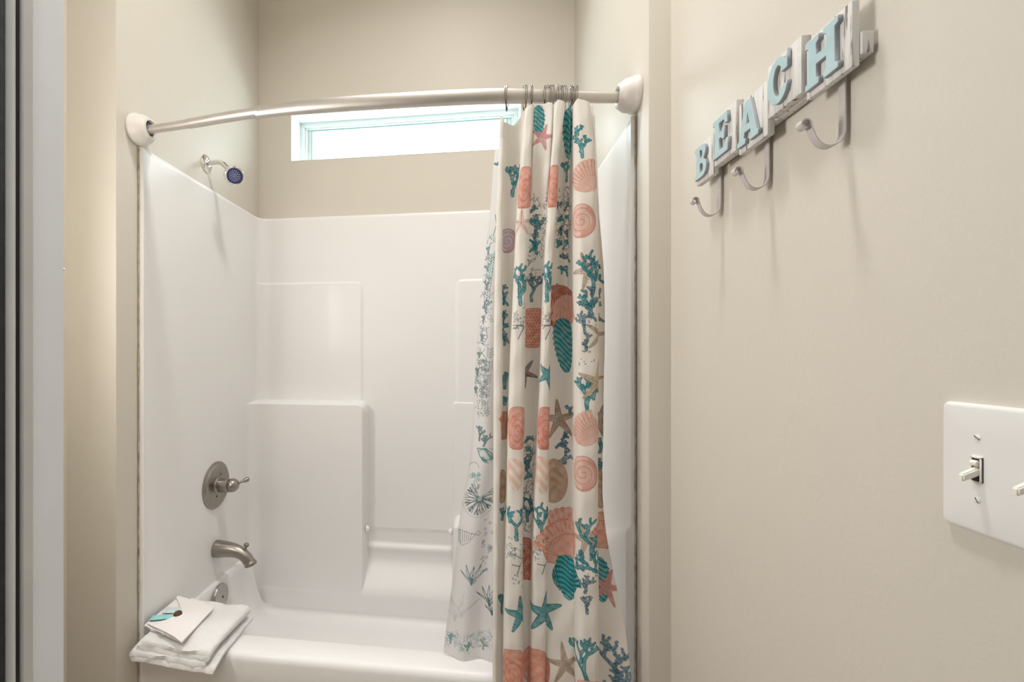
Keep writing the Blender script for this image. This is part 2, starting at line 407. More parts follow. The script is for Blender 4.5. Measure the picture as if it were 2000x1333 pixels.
bm = bmesh.new(); tube(bm, [(-0.508, 2.098, 0.497), (-0.118, 2.098, 0.503)], 0.0075, 16)
gb = obj('grab_bar', bm, ACRYL, unit)
for x, z, s_ in ((-0.512, 0.497, 1), (-0.114, 0.503, -1)):
    bm = bmesh.new(); lathe(bm, (x, 2.098, z), (s_, 0, 0), [(0, 0.015), (0.005, 0.015), (0.009, 0.010), (0.014, 0.009)], 20)
    obj('bar_end_cap', bm, FIBER, gb)
# caulk line along the front edges of the surround
for sx, x in ((1, XL), (-1, XR)):
    bm = bmesh.new(); pts = [(x + sx * 0.0042, SY0 - 0.0135 + 0.0012 * noise.noise((0, 0, z * 9)), z) for z in np.linspace(0.0, 1.97, 90)]
    tube(bm, pts, [0.0022 + 0.0014 * noise.noise((3, sx, z * 13)) for z in np.linspace(0, 1.97, 90)], 6)
    obj('caulk_bead', bm, CAULK, unit)

# ------------------------------------------------------------------ shower fittings on the left wall
xs = XL
sh = thing('showerhead', (xs, 1.712, 2.070), 'chrome shower head with round blue spray face on a bent arm high on left wall', 'shower head')
bm = bmesh.new(); lathe(bm, (xs, 1.712, 2.071), (1, 0, 0), [(0, 0.0345), (0.003, 0.0345), (0.007, 0.030), (0.010, 0.015), (0.014, 0.0125)], 40)
obj('wall_flange', bm, CHROME, sh)
bm = bmesh.new()
arm = [(xs + 0.006, 1.712, 2.071), (xs + 0.025, 1.712, 2.074), (xs + 0.045, 1.712, 2.076), (xs + 0.062, 1.712, 2.073), (xs + 0.076, 1.711, 2.064), (xs + 0.088, 1.710, 2.052), (xs + 0.098, 1.708, 2.040)]
tube(bm, arm, 0.0095, 20)
obj('shower_arm', bm, CHROME, sh)
fc = Vector((xs + 0.132, 1.688, 2.008)); nrm = Vector((0.60, -0.62, -0.42)).normalized()
bk = Vector((xs + 0.098, 1.708, 2.040))
bm = bmesh.new(); lathe(bm, bk - (fc - bk).normalized() * 0.008, fc - bk, [(0, 0.010), (0.003, 0.0135), (0.010, 0.0135), (0.014, 0.011), (0.022, 0.013)], 30)
obj('swivel_collar', bm, CHROME, sh)
bm = bmesh.new(); lathe(bm, fc - nrm * 0.044, nrm, [(0, 0.011), (0.010, 0.015), (0.024, 0.029), (0.034, 0.0365), (0.044, 0.0375), (0.050, 0.0365), (0.0525, 0.033), (0.0515, 0.029), (0.047, 0.0285)], 48, cap=False)
hd = obj('head_shell', bm, CHROME, sh)
bm = bmesh.new(); lathe(bm, fc + nrm * 0.0, nrm, [(0, 0.0283), (0.004, 0.0283), (0.0050, 0.0262), (0.0054, 0.0)], 48)
obj('spray_face', bm, BLUEFACE, sh)
bm = bmesh.new(); _, u_, w_ = frame_of(nrm)
for cnt, rr in ((1, 0), (6, 0.0055), (10, 0.0105), (14, 0.0155), (16, 0.0205)):
    for k in range(cnt):
        a = 2 * math.pi * k / cnt + rr * 60
        lathe(bm, fc + nrm * 0.0055 + (u_ * math.cos(a) + w_ * math.sin(a)) * rr, nrm, [(0, 0.0016), (0.0016, 0.0014), (0.0019, 0)], 8)
obj('spray_nozzles', bm, NOZZLE, hd)

va = thing('shower_valve', (xs, 1.76, 0.776), 'brushed nickel round valve plate with ball handle and short lever above tub spout', 'shower valve')
X0 = SXL + 0.0025
bm = bmesh.new(); lathe(bm, (X0, 1.760, 0.776), (1, 0, 0), [(0, 0.0945), (0.004, 0.0945), (0.007, 0.091), (0.008, 0.086), (0.011, 0.084), (0.013, 0.079), (0.0135, 0.060), (0.0135, 0.03)], 64)
obj('escutcheon', bm, NICKEL, va)
for a in (R(70), R(250)):
    bm = bmesh.new(); lathe(bm, (X0 + 0.013, 1.760 + 0.044 * math.cos(a), 0.776 + 0.044 * math.sin(a)), (1, 0, 0), [(0, 0.004), (0.002, 0.0035), (0.0025, 0)], 14)
    obj('plate_screw', bm, DARK, va)
bm = bmesh.new(); lathe(bm, (X0 + 0.010, 1.760, 0.776), (1, 0, 0), [(0, 0.036), (0.006, 0.034), (0.009, 0.028), (0.040, 0.0265), (0.041, 0.0255), (0.042, 0.0265), (0.056, 0.026)], 40)
obj('sleeve', bm, NICKEL, va)
bc = Vector((X0 + 0.073, 1.758, 0.778))
bm = bmesh.new(); lathe(bm, bc - Vector((0.027, 0, 0)), (1, 0, 0), [(0, 0.020)] + [(0.027 - 0.027 * math.cos(a), 0.0275 * math.sin(a)) for a in [R(40 + 140 * k / 16) for k in range(17)]], 36)
kb = obj('ball_handle', bm, NICKEL, va)
ld = Vector((0.055, 0.03, 0.020))
bm = bmesh.new(); lathe(bm, bc + ld.normalized() * 0.022, ld, [(0, 0.0060), (0.010, 0.0048), (0.018, 0.0052), (0.028, 0.0085), (0.036, 0.0100), (0.042, 0.0092), (0.046, 0.0055), (0.047, 0)], 24)
obj('lever', bm, NICKEL, kb)

sp = thing('tub_spout', (X0, 1.76, 0.515), 'brushed nickel curved tub spout with small pull knob, below the shower valve', 'tub spout')
bm = bmesh.new()
cl = [(0.0, 0.516, 0.034), (0.004, 0.516, 0.0345), (0.02, 0.516, 0.0335), (0.05, 0.516, 0.030), (0.08, 0.513, 0.0265), (0.10, 0.508, 0.0245), (0.118, 0.499, 0.0235), (0.132, 0.487, 0.023), (0.142, 0.474, 0.0225), (0.147, 0.467, 0.0225), (0.149, 0.464, 0.0250), (0.151, 0.460, 0.0255), (0.152, 0.457, 0.0240)]
tube(bm, [(X0 + a, 1.76, b) for a, b, c in cl], [c for a, b, c in cl], 32, ry=[c * (0.92 if i > 5 else 1.0) for i, (a, b, c) in enumerate(cl)])
obj('spout_body', bm, NICKEL, sp)
bm = bmesh.new(); lathe(bm, (X0 + 0.126, 1.76, 0.510), (0.25, 0, 1), [(0, 0.007), (0.010, 0.0055), (0.014, 0.0045), (0.020, 0.005), (0.024, 0.0095), (0.029, 0.0115), (0.034, 0.010), (0.037, 0.004), (0.0375, 0)], 22)
obj('diverter_knob', bm, NICKEL, sp)

ov = thing('overflow_plate', (-1.030, 1.748, 0.327), 'round polished metal overflow plate on the tub end below the spout', 'drain cover')
bm = bmesh.new(); lathe(bm, (-1.0350, 1.748, 0.327), (1, 0, 0.08), [(0, 0.050), (0.006, 0.0505), (0.010, 0.048), (0.0125, 0.043), (0.0135, 0.030), (0.014, 0.0)], 48)
obj('cover_disc', bm, mat('satin_chrome', (0.50, 0.475, 0.45), 0.26, metal=1.0, bump=0.04, bscale=200), ov)
bm = bmesh.new(); lathe(bm, (-1.0210, 1.748, 0.328), (1, 0, 0.08), [(-0.001, 0.005), (0.001, 0.0045), (0.0012, 0)], 14)
obj('screw', bm, DARK, ov)

# ------------------------------------------------------------------ curved curtain rod
rod = thing('shower_curtain_rod', (-0.32, 1.33, 2.02), 'bowed metallic shower curtain rod spanning between the alcove side walls', 'curtain rod')
RP = [(-1.10, 1.335, 2.020), (-1.012, 1.326, 2.020), (-0.94, 1.317, 2.020), (-0.871, 1.308, 2.020), (-0.75, 1.287, 2.020), (-0.632, 1.271, 2.019), (-0.52, 1.260, 2.018), (-0.40, 1.256, 2.017), (-0.26, 1.256, 2.016), (-0.115, 1.258, 2.015), (0.039, 1.266, 2.015), (0.178, 1.285, 2.015), (0.304, 1.312, 2.018), (0.384, 1.329, 2.020), (0.46, 1.338, 2.021)]
def rod_at(x):
    if x <= RP[0][0]: x = RP[0][0]
    for a, b in zip(RP, RP[1:]):
        if a[0] <= x <= b[0]:
            f = (x - a[0]) / (b[0] - a[0]); return Vector([a[i] + (b[i] - a[i]) * f for i in range(3)])
    return Vector(RP[-1])
def rodseg(name, x0, x1, rv, rh, n=40, taper=None):
    bm = bmesh.new(); xs_ = np.linspace(x0, x1, n)
    P_ = []
    for x in xs_:
        # smooth the polyline
        P_.append(sum((rod_at(x + d) for d in (-0.04, -0.02, 0, 0.02, 0.04)), Vector()) / 5)
    rvs = [rv * (taper(x) if taper else 1) for x in xs_]
    rhs = [rh * (taper(x) if taper else 1) for x in xs_]
    tube(bm, P_, rvs, 28, ry=rhs)
    return obj(name, bm, RODM, rod)
rodseg('inner_tube', -1.035, -0.86, 0.0130, 0.0130, 12)
rodseg('inner_tube', -0.875, -0.628, 0.0145, 0.0150, 20)
rodseg('outer_tube', -0.636, 0.20, 0.0205, 0.0165, 60, taper=lambda x: 0.84 + 0.16 * smoothstep(-0.636, -0.40, x) - 0.10 * smoothstep(0.05, 0.20, x))
rodseg('inner_tube', 0.19, 0.392, 0.0150, 0.0140, 20)
for side, x, y, z, ax in (('l', XL, 1.332, 2.0245, 0), ('r', XR, 1.334, 2.0265, 0)):
    s_ = 1 if side == 'l' else -1
    bm = bmesh.new(); lathe(bm, (x, y, z), (s_, 0, 0), [(0.0005, 0.0475), (0.003, 0.0485), (0.012, 0.0485), (0.016, 0.0465), (0.019, 0.0455), (0.034, 0.0425), (0.044, 0.036), (0.046, 0.034), (0.052, 0.031), (0.054, 0.0255), (0.050, 0.0225), (0.036, 0.0215)], 56, cap=False)
    f_ = obj('end_flange', bm, FLANGE, rod)
    bm = bmesh.new(); lathe(bm, (x + s_ * 0.040, y, z), (s_, 0, 0), [(0, 0.021), (0.006, 0.0215), (0.0095, 0.018), (0.0095, 0.014)], 32)
    obj('rubber_gasket', bm, DARK, f_)

# ------------------------------------------------------------------ cloth print painting (done in cloth coordinates)
def hexc(r, g, b): return tuple(((c / 255) ** 2.2) for c in (r, g, b))
CREAM = hexc(238, 232, 224); TEAL = hexc(66, 156, 162); DTEAL = hexc(22, 100, 112); INK = hexc(34, 66, 84)
PEACH = hexc(220, 152, 134); PEACHL = hexc(230, 190, 174); PINK = hexc(206, 140, 128); TAN = hexc(178, 146, 118); TANL = hexc(206, 182, 156); BLUEG = hexc(120, 160, 172); LILAC = hexc(205, 190, 200)

def seg_dist(u, v, ax, ay, bx, by):
    dx, dy = bx - ax, by - ay; L2 = dx * dx + dy * dy + 1e-12
    t = np.clip(((u - ax) * dx + (v - ay) * dy) / L2, 0, 1)
    return np.hypot(u - ax - t * dx, v - ay - t * dy)
def poly_dist(u, v, segs):
    d = np.full(u.shape, 9.0)
    for s_ in segs: d = np.minimum(d, seg_dist(u, v, *s_[:4]) - (s_[4] if len(s_) > 4 else 0))
    return d
def hashn(u, v, f):
    a = np.sin(np.floor(u * f) * 12.9898 + np.floor(v * f) * 78.233) * 43758.5453
    return a - np.floor(a)
def coral_segs(seed, h, levels=3, w=0.0045, spreadw=0.9):
    r = random.Random(seed); segs = []
    def grow(x, y, a, L, w, lv):
        x2, y2 = x + L * math.sin(a), y + L * math.cos(a)
        xm, ym = (x + x2) / 2 + r.uniform(-.15, .15) * L, (y + y2) / 2
        segs.append((x, y, xm, ym, w)); segs.append((xm, ym, x2, y2, w * 0.9))
        if lv > 0:
            for s_ in (-1, 1):
                grow(xm if r.random() < .4 else x2, ym if r.random() < .4 else y2, a * 0.6 + s_ * r.uniform(.35, .85) * spreadw, L * r.uniform(.6, .82), w * 0.88, lv - 1)
    grow(0, -h / 2, r.uniform(-.2, .2), h * 0.36, w, levels)
    return segs

class Canvas:
    def __init__(self, Sarr, Z, X=None, Y=None, base=CREAM):
        self.S = Sarr; self.Z = Z; self.X = X; self.Y = Y
        self.C = np.empty(Sarr.shape + (3,), dtype=np.float32); self.C[:] = base
    def column_at(self, x, z):
        """column of the cloth that lies foremost at this spot"""
        r = int(np.argmin(np.abs(self.Z[:, self.Z.shape[1] // 2] - z)))
        d = np.abs(self.X[r] - x); near = d < 0.0035
        if not near.any(): return int(np.argmin(d))
        idx = np.where(near)[0]; return int(idx[np.argmin(self.Y[r][idx] + d[idx] * 0.5)])
    def blend(self, sl, m, col):
        a = np.clip(m, 0, 1)[..., None].astype(np.float32)
        self.C[sl] = self.C[sl] * (1 - a) + np.array(col, dtype=np.float32) * a
    def local(self, x, z, w, h, span=None):
        c0 = self.column_at(x, z)
        Zc = self.Z[:, c0]; rr = np.where(np.abs(Zc - z) < h)[0]
        if len(rr) == 0: return None
        r0, r1 = rr.min(), rr.max() + 1
        u = self.S[r0:r1] - self.S[r0:r1, c0:c0 + 1]
        cols = np.where(np.abs(u).min(axis=0) < w)[0]
        a, b = cols.min(), cols.max() + 1
        sl = (slice(r0, r1), slice(a, b))
        return sl, u[:, a:b], self.Z[sl] - z
    def fill_edge(self, sl, d, col, edge, lw=0.0009, soft=0.0007, alpha=1.0):
        u_, v_ = self.S[sl], self.Z[sl]
        mott = 0.86 + 0.10 * np.sin(u_ * 170 + 3 * np.sin(v_ * 90)) + 0.08 * np.sin(v_ * 230 + 2 * np.sin(u_ * 140))
        self.blend(sl, np.clip(0.5 - d / soft, 0, 1) * np.clip(mott, 0, 1) * alpha, col)
        if edge is not None: self.blend(sl, (lw - np.abs(d)) / soft + 0.5, edge)
    # --- motifs
    def coral(self, x, z, h, seed=0, fill=TEAL, edge=DTEAL, w=0.0042, rot=0, flipx=1, speck=True, lv=3):
        w = w * 0.72; lv = lv + (1 if h > 0.07 else 0)
        L = self.local(x, z, h, h * 0.95)
        if not L: return
        sl, u, v = L; c, s_ = math.cos(rot), math.sin(rot); u2 = (u * c + v * s_) * flipx; v2 = -u * s_ + v * c
        d = poly_dist(u2, v2, coral_segs(seed, h, lv, w))
        self.fill_edge(sl, d, fill, edge)
        if speck:
            hm = (hashn(u, v, 520) > 0.72) & (d < -0.0012)
            self.blend(sl, hm * 0.55, DTEAL); hm = (hashn(u + .3, v, 430) > 0.86) & (d < -0.0012); self.blend(sl, hm * 0.6, BLUEG)
    def coral_line(self, x, z, h, seed=0, w=0.0045, fill=BLUEG, edge=INK, flipx=1, rot=0, lv=3):
        w = w * 0.8
        L = self.local(x, z, h, h * 0.95)
        if not L: return
        sl, u, v = L; c, s_ = math.cos(rot), math.sin(rot); u2 = (u * c + v * s_) * flipx; v2 = -u * s_ + v * c
        d = poly_dist(u2, v2, coral_segs(seed, h, lv, w))
        self.blend(sl, (0.5 - d / 0.0008) * 0.35, fill); self.blend(sl, (0.0008 - np.abs(d)) / 0.0008 + .4, edge)
        hm = (hashn(u, v, 500) > 0.62) & (d < -0.001); self.blend(sl, hm * 0.75, edge)
    def star(self, x, z, r, rot=0, fill=TEAL, edge=DTEAL, fat=0.30, sx=1.0, dots=None):
        L = self.local(x, z, r * 1.2, r * 1.2)
        if not L: return
        sl, u, v = L; u = u / sx
        d = np.full(u.shape, 9.0); dc = d.copy()
        for k in range(5):
            a = rot + 2 * math.pi * k / 5; ex, ey = r * math.sin(a), r * math.cos(a)
            L2 = r * r; t = np.clip((u * ex + v * ey) / L2, 0, 1)
            q = np.hypot(u - t * ex, v - t * ey); dd = q - r * fat * (1 - t) ** 0.75 * 0.9 - r * 0.035
            d = np.minimum(d, dd); dc = np.minimum(dc, q)
        self.fill_edge(sl, d, fill, edge)
        self.blend(sl, (dc < 0.0009) & (d < 0), dots or BLUEG)
        hm = (hashn(u, v, 480) > 0.75) & (d < -0.001); self.blend(sl, hm * 0.5, edge)
    def scallop(self, x, z, r, rot=0, fill=PEACHL, rib=PINK, edge=PEACH, sx=1.0, nrib=17, arc=True, dense=False):
        L = self.local(x, z, r * 1.3, r * 1.3)
        if not L: return
        sl, u, v = L; u = u / sx; c, s_ = math.cos(rot), math.sin(rot); u2 = u * c + v * s_; v2 = -u * s_ + v * c
        rad = np.hypot(u2, v2 + r * 0.75); an = np.arctan2(u2, v2 + r * 0.75)
        d = np.maximum(rad - r * 1.65 * (1 - 0.012 * np.cos(an * nrib * 2.6)), (np.abs(an) - 0.62) * rad)
        d = np.minimum(d, np.hypot(u2, (v2 - r * 0.1)) - r * 0.78)
        self.fill_edge(sl, d, fill, edge, lw=0.0007)
        ribm = (np.cos(an * nrib * 2.6) > (0.1 if dense else 0.62)) & (d < -0.0008); self.blend(sl, ribm * (0.95 if dense else 0.7), rib)
        if arc:
            for fr in (0.85, 1.28):
                m_ = (np.abs(rad - r * fr) < 0.0013) & (np.cos(an * nrib * 2.6 * 1.0) > -0.2) & (d < 0); self.blend(sl, m_ * 0.85, edge)
    def rose(self, x, z, w, h, fill=PEACH, line=hexc(190, 98, 84)):
        L = self.local(x, z, w * 1.3, h * 1.1)
        if not L: return
        sl, u, v = L; q = ((np.abs(u) / (w / 2)) ** 3 + (np.abs(v) / (h / 2)) ** 3) ** (1 / 3)
        d = (q - 1) * min(w, h) / 2
        self.fill_edge(sl, d, fill, line, lw=0.0006)
        an = np.arctan2(v + 0.1 * h, u); rad = np.hypot(u / w, (v + 0.1 * h) / h)
        m_ = np.abs(((rad * 7.5 + an / (2 * math.pi)) % 1) - 0.5) < 0.09; self.blend(sl, (m_ & (d < -0.001)) * 0.55, line)
        self.blend(sl, ((v > h * 0.30) & (d < 0)) * 0.35, PEACHL)
    def snail(self, x, z, r, fill=PEACHL, line=PINK):
        L = self.local(x, z, r * 1.3, r * 1.2)
        if not L: return
        sl, u, v = L; d = np.hypot(u, v / 1.15) - r
        self.fill_edge(sl, d, fill, line, lw=0.0009)
        an = np.arctan2(v, u); rad = np.hypot(u, v) / r
        m_ = np.abs(((rad * 2.6 + an / (2 * math.pi)) % 1) - 0.5) < 0.10; self.blend(sl, (m_ & (d < -0.001)) * 0.7, line)
        self.blend(sl, ((rad > 0.72) & (an > -1.6) & (an < 1.2) & (d < 0)) * 0.5, PINK)
    def cone(self, x, z, w, h, fill=TEAL, line=DTEAL, tilt=0.25, freq=150, slope=0.5, hl=hexc(90, 180, 182)):
        L = self.local(x, z, w * 1.4, h * 0.9)
        if not L: return
        sl, u, v = L; u2 = u + v * tilt * 0.3
        half = w / 2 * np.sqrt(np.clip(1 - (np.clip(v / (h / 2), -1, 1)) ** 2, 0, 1)) ** 0.9 * (1 + 0.30 * v / (h / 2)) * (1 + 0.07 * np.sin(v * freq * 3.1))
        d = np.where(np.abs(v) < h / 2, np.abs(u2) - half, 9.0)
        self.fill_edge(sl, d, fill, line, lw=0.0009)
        ph = (v + slope * u2) * freq * 2 * math.pi / 2 + 1.5 * np.sin(u2 * 140)
        self.blend(sl, ((np.sin(ph) > 0.35) & (d < -0.0006)) * 0.8, line); self.blend(sl, ((np.sin(ph) < -0.75) & (d < -0.0006)) * 0.7, hl)
    def dotted(self, x, z, w, h, fill=hexc(216, 150, 128), dot=hexc(176, 92, 74)):
        L = self.local(x, z, w * 1.2, h * 0.8)
        if not L: return
        sl, u, v = L; q = ((np.abs(u) / (w / 2)) ** 4 + (np.abs(v) / (h / 2)) ** 4) ** .25; d = (q - 1) * min(w, h) / 2
        self.fill_edge(sl, d, fill, dot, lw=0.0005)
        f = 1 / 0.0085; a = (u * f + 0.5 * (np.floor(v * f) % 2)) % 1 - .5; b = (v * f) % 1 - .5
        self.blend(sl, ((np.hypot(a, b * 0.8) < 0.21) & (d < 0)) * 0.8, dot)
    def net(self, x, z, w, h, fill=TAN, line=TANL):
        L = self.local(x, z, w * 1.2, h * 0.8)
        if not L: return
        sl, u, v = L; q = np.hypot(u / (w / 2), v / (h / 2)); d = (q - 1) * min(w, h) / 2
        self.fill_edge(sl, d, fill, TAN, lw=0.0008)
        a = np.sin(u * 620 + v * 300) * np.sin(v * 560 - u * 240); self.blend(sl, ((np.abs(a) < 0.22) & (q > 0.62) & (d < 0)) * 0.75, line)
    def strokes(self, x, z, segs, col=DTEAL, lw=0.0008, alpha=1.0):
        ext = max(max(abs(s_[0]), abs(s_[1]), abs(s_[2]), abs(s_[3])) for s_ in segs) + 0.01
        L = self.local(x, z, ext, ext)
        if not L: return
        sl, u, v = L; d = poly_dist(u, v, segs); self.blend(sl, np.clip((lw - d) / 0.0007 + .5, 0, 1) * alpha, col)
    def circles(self, x, z, lst, col=DTEAL, lw=0.0008, alpha=0.8):
        ext = max(max(abs(a), abs(b)) + r for a, b, r in lst) + .004
        L = self.local(x, z, ext, ext)
        if not L: return
        sl, u, v = L
        d = np.full(u.shape, 9.0)
        for a, b, r in lst: d = np.minimum(d, np.abs(np.hypot(u - a, v - b) - r))
        self.blend(sl, np.clip((lw - d) / 0.0006 + .5, 0, 1) * alpha, col)
    def scribble(self, x, z, w, h, n, seed, col=INK, alpha=0.85):
        r = random.Random(seed); segs = []
        for _ in range(n):
            a, b = r.uniform(-w, w) / 2, r.uniform(-h, h) / 2; t = r.uniform(0, 6.28)
            for _k in range(4):
                t += r.uniform(-1.4, 1.4); L_ = r.uniform(.002, .005); a2, b2 = a + L_ * math.cos(t), b + L_ * math.sin(t)
                segs.append((a, b, a2, b2)); a, b = a2, b2
        self.strokes(x, z, segs, col, 0.00075, alpha)

def cloth_object(name, X, Y, Z, C, m, parent=None):
    M, N_ = X.shape
    me = bpy.data.meshes.new(name)
    co = np.stack([X, Y, Z], -1).reshape(-1, 3).astype(np.float32)
    i = np.arange(M * N_).reshape(M, N_)
    f = np.stack([i[:-1, :-1], i[:-1, 1:], i[1:, 1:], i[1:, :-1]], -1).reshape(-1)
    nf = (M - 1) * (N_ - 1)
    me.vertices.add(M * N_); me.vertices.foreach_set('co', co.ravel())
    me.loops.add(nf * 4); me.loops.foreach_set('vertex_index', f.astype(np.int32))
    me.polygons.add(nf); me.polygons.foreach_set('loop_start', np.arange(0, nf * 4, 4, dtype=np.int32))
    me.update(calc_edges=True)
    at = me.color_attributes.new('print_color', 'FLOAT_COLOR', 'POINT')
    at.data.foreach_set('color', np.concatenate([C.reshape(-1, 3), np.ones((M * N_, 1))], 1).astype(np.float32).ravel())
    me.materials.append(m); me.shade_smooth()
    o = bpy.data.objects.new(name, me); COL.objects.link(o)
    if parent is not None: o.parent = parent
    return o

# ------------------------------------------------------------------ printed shower curtain, gathered at the right
KZ = [1.984, 1.854, 1.716, 1.510, 1.193, 0.891, 0.547, 0.300]
KB = [[0.062, 0.0579, 0.0524, 0.0469, 0.0442, 0.0442, 0.0428, 0.0414],
      [0.0729, 0.0716, 0.0688, 0.0675, 0.0675, 0.0593, 0.0552, 0.0524],
      [0.1273, 0.1165, 0.107, 0.0975, 0.0839, 0.0784, 0.0702, 0.0688],
      [0.1515, 0.1448, 0.1408, 0.1313, 0.1273, 0.1232, 0.1232, 0.1232],
      [0.201, 0.1943, 0.1863, 0.1756, 0.1649, 0.1515, 0.1435, 0.1408],
      [0.2315, 0.2169, 0.2103, 0.197, 0.193, 0.1903, 0.185, 0.1823],
      [0.2512, 0.2525, 0.2525, 0.2539, 0.2565, 0.2578, 0.2591, 0.2604],
      [0.2931, 0.3061, 0.3126, 0.3165, 0.3165, 0.3165, 0.3204, 0.3217],
      [0.3035, 0.31, 0.3191, 0.3347, 0.3347, 0.3359, 0.395, 0.420]]
# depth of the middle of each strip, per height (negative = towards the room)
KD = [[-0.004, -0.006, -0.008, -0.010, -0.010, -0.010, -0.010, -0.010],
      [0.012, 0.016, 0.018, 0.020, 0.020, 0.020, 0.020, 0.018],
      [-0.012, -0.016, -0.018, -0.020, -0.022, -0.024, -0.026, -0.026],
      [-0.006, -0.010, 0.004, 0.018, 0.022, 0.022, 0.020, 0.020],
      [-0.014, -0.016, -0.018, -0.018, -0.018, -0.016, -0.006, -0.004],
      [0.012, 0.018, 0.022, 0.024, 0.022, 0.018, 0.004, 0.004],
      [-0.016, -0.020, -0.024, -0.026, -0.028, -0.030, -0.032, -0.032],
      [0.008, 0.010, 0.010, 0.010, 0.010, 0.010, 0.004, 0.000]]
KF = [1, 0, 1, 0, 1, 0, 1, 0]
def interp_rows(table, z):
    zz = np.array(KZ[::-1]); out = []
    for r in table:
        v = np.array(r[::-1]); i = np.clip(np.searchsorted(zz, z) - 1, 0, len(zz) - 2)
        # monotone-ish cubic (Catmull-Rom slopes)
        g = np.gradient(v, zz); h = zz[i + 1] - zz[i]; t = (z - zz[i]) / h
        out.append((2 * t**3 - 3 * t**2 + 1) * v[i] + (t**3 - 2 * t**2 + t) * h * g[i] + (-2 * t**3 + 3 * t**2) * v[i + 1] + (t**3 - t**2) * h * g[i + 1])
    return np.array(out)
NROW = 1080
z_lin = np.linspace(1.984, 0.300, NROW)
Bx = interp_rows(KB, z_lin); Dp = interp_rows([[d * 1.7 if d > 0 else d for d in r] for r in KD], z_lin)          # (9,M) (8,M)
Yb = 1.262 + 0.016 * np.clip((1.984 - z_lin) / 1.2, 0, 1)          # hangs almost straight, outside the tub
EDGE = 0.012
cols_per = [26, 34, 74, 60, 74, 96, 86, 60]
Xs, Ys = [], []
for k in range(8):
    nseg = cols_per[k]; t = (np.arange(nseg) + (0 if k else 0)) / nseg
    w = (Bx[k + 1] - Bx[k])[:, None]; mid = ((Bx[k + 1] + Bx[k]) / 2)[:, None]
    a = np.pi * (1 - t)[None, :]
    if KF[k]:
        p = 0.62
        x = mid + w / 2 * np.sign(np.cos(a)) * np.abs(np.cos(a)) ** p
        y = EDGE + (Dp[k][:, None] - EDGE) * np.sin(a) ** p
    else:
        x = mid + w / 2 * np.sign(np.cos(a)) * np.abs(np.cos(a)) ** 0.8 * (1.0 + 0.10 * np.sin(a))
        y = EDGE + (Dp[k][:, None] - EDGE) * np.sin(a) ** 0.8
        if k == 5:   # narrow inner pleats near the top
            fade = np.clip((z_lin[:, None] - 1.36) / 0.30, 0, 1)
            y = y - fade * 0.020 * np.maximum(0, np.sin(t[None, :] * np.pi * 4 + 0.3)) ** 0.7
        if k == 3:
            fade = np.clip((z_lin[:, None] - 1.60) / 0.2, 0, 1); y = y - fade * 0.006 * np.sin(t[None, :] * np.pi * 3)
    Xs.append(x); Ys.append(y)
Xs.append(Bx[8][:, None]); Ys.append(np.full((NROW, 1), EDGE))
CX = np.concatenate(Xs, 1); CYo = np.concatenate(Ys, 1); NC = CX.shape[1]
# smooth across columns a little, so folds read as cloth
for _ in range(5):
    CX[:, 1:-1] = (CX[:, :-2] + 2 * CX[:, 1:-1] + CX[:, 2:]) / 4; CYo[:, 1:-1] = (CYo[:, :-2] + 2 * CYo[:, 1:-1] + CYo[:, 2:]) / 4
cc = np.linspace(0, 1, NC)[None, :]
wr = 0.0013 * np.sin(z_lin[:, None] * 23 + cc * 31) + 0.0009 * np.sin(z_lin[:, None] * 57 - cc * 47 + 1.3)
CY = Yb[:, None] + CYo + wr
CZ = np.repeat(z_lin[:, None], NC, 1)
# hem scallops between the rings
sag = 0.022 * np.clip((0.132 - CX[0]) / 0.06, 0, 1) + 0.010 * np.abs(np.sin(cc[0] * np.pi * 9)) + 0.026 * np.exp(-((CX[0] - 0.10) / 0.02) ** 2)
CZ = CZ - sag[None, :] * np.exp(-(1.984 - CZ) / 0.09)
arc = np.concatenate([np.zeros((NROW, 1)), np.cumsum(np.hypot(np.diff(CX, axis=1), np.diff(CY, axis=1)), axis=1)], 1)
cv = Canvas(arc, CZ, CX, CY)

def PZ(y): return 1.32 + (688 - y) / 900 * 1.243      # height of the cloth for a row of the reference drawing
def PXc(x): return 0.043 + (x - 965) * 0.001343 * 0.9495 if False else np.interp(x, [940, 965, 1000, 1050, 1100, 1150, 1182, 1250], [0.0115, 0.0456, 0.0935, 0.1612, 0.2272, 0.2931, 0.3347, 0.420])
px = 0.00138
# top band: teal shells, starfish
cv.cone(PXc(1051), PZ(243), 0.030, 0.085, freq=170)
cv.cone(PXc(1110), PZ(262), 0.050, 0.150, freq=120, slope=0.9)
cv.coral(PXc(1106), PZ(330), 0.07, 11)
cv.star(PXc(1057), PZ(275), 0.034, 0.3, fill=hexc(226, 140, 140), edge=PINK, fat=0.2)
cv.blend(cv.local(PXc(985), PZ(250), 0.02, 0.03)[0], np.ones(1) * 0.25, LILAC)
cv.coral(PXc(1132), PZ(290), 0.085, 21, w=0.0050)
cv.coral(PXc(1004), PZ(345), 0.085, 22, w=0.0055)
cv.rose(PXc(1023), PZ(372), 0.052, 0.108); cv.rose(PXc(1078), PZ(372), 0.046, 0.108)
cv.scallop(PXc(1142), PZ(362), 0.050, rot=0.5, sx=1.0)
cv.snail(PXc(1130), PZ(441), 0.038)
cv.scribble(PXc(1054), PZ(400), 0.05, 0.05, 22, 3); cv.scribble(PXc(1054), PZ(455), 0.05, 0.14, 40, 4, DTEAL)
cv.coral_line(PXc(1052), PZ(435), 0.07, 31); cv.coral(PXc(1050), PZ(475), 0.05, 32, lv=2)
cv.scribble(PXc(1098), PZ(420), 0.03, 0.16, 46, 5); cv.scribble(PXc(1112), PZ(430), 0.03, 0.18, 50, 6)
cv.snail(PXc(993), PZ(465), 0.028, fill=LILAC, line=hexc(150, 120, 140))
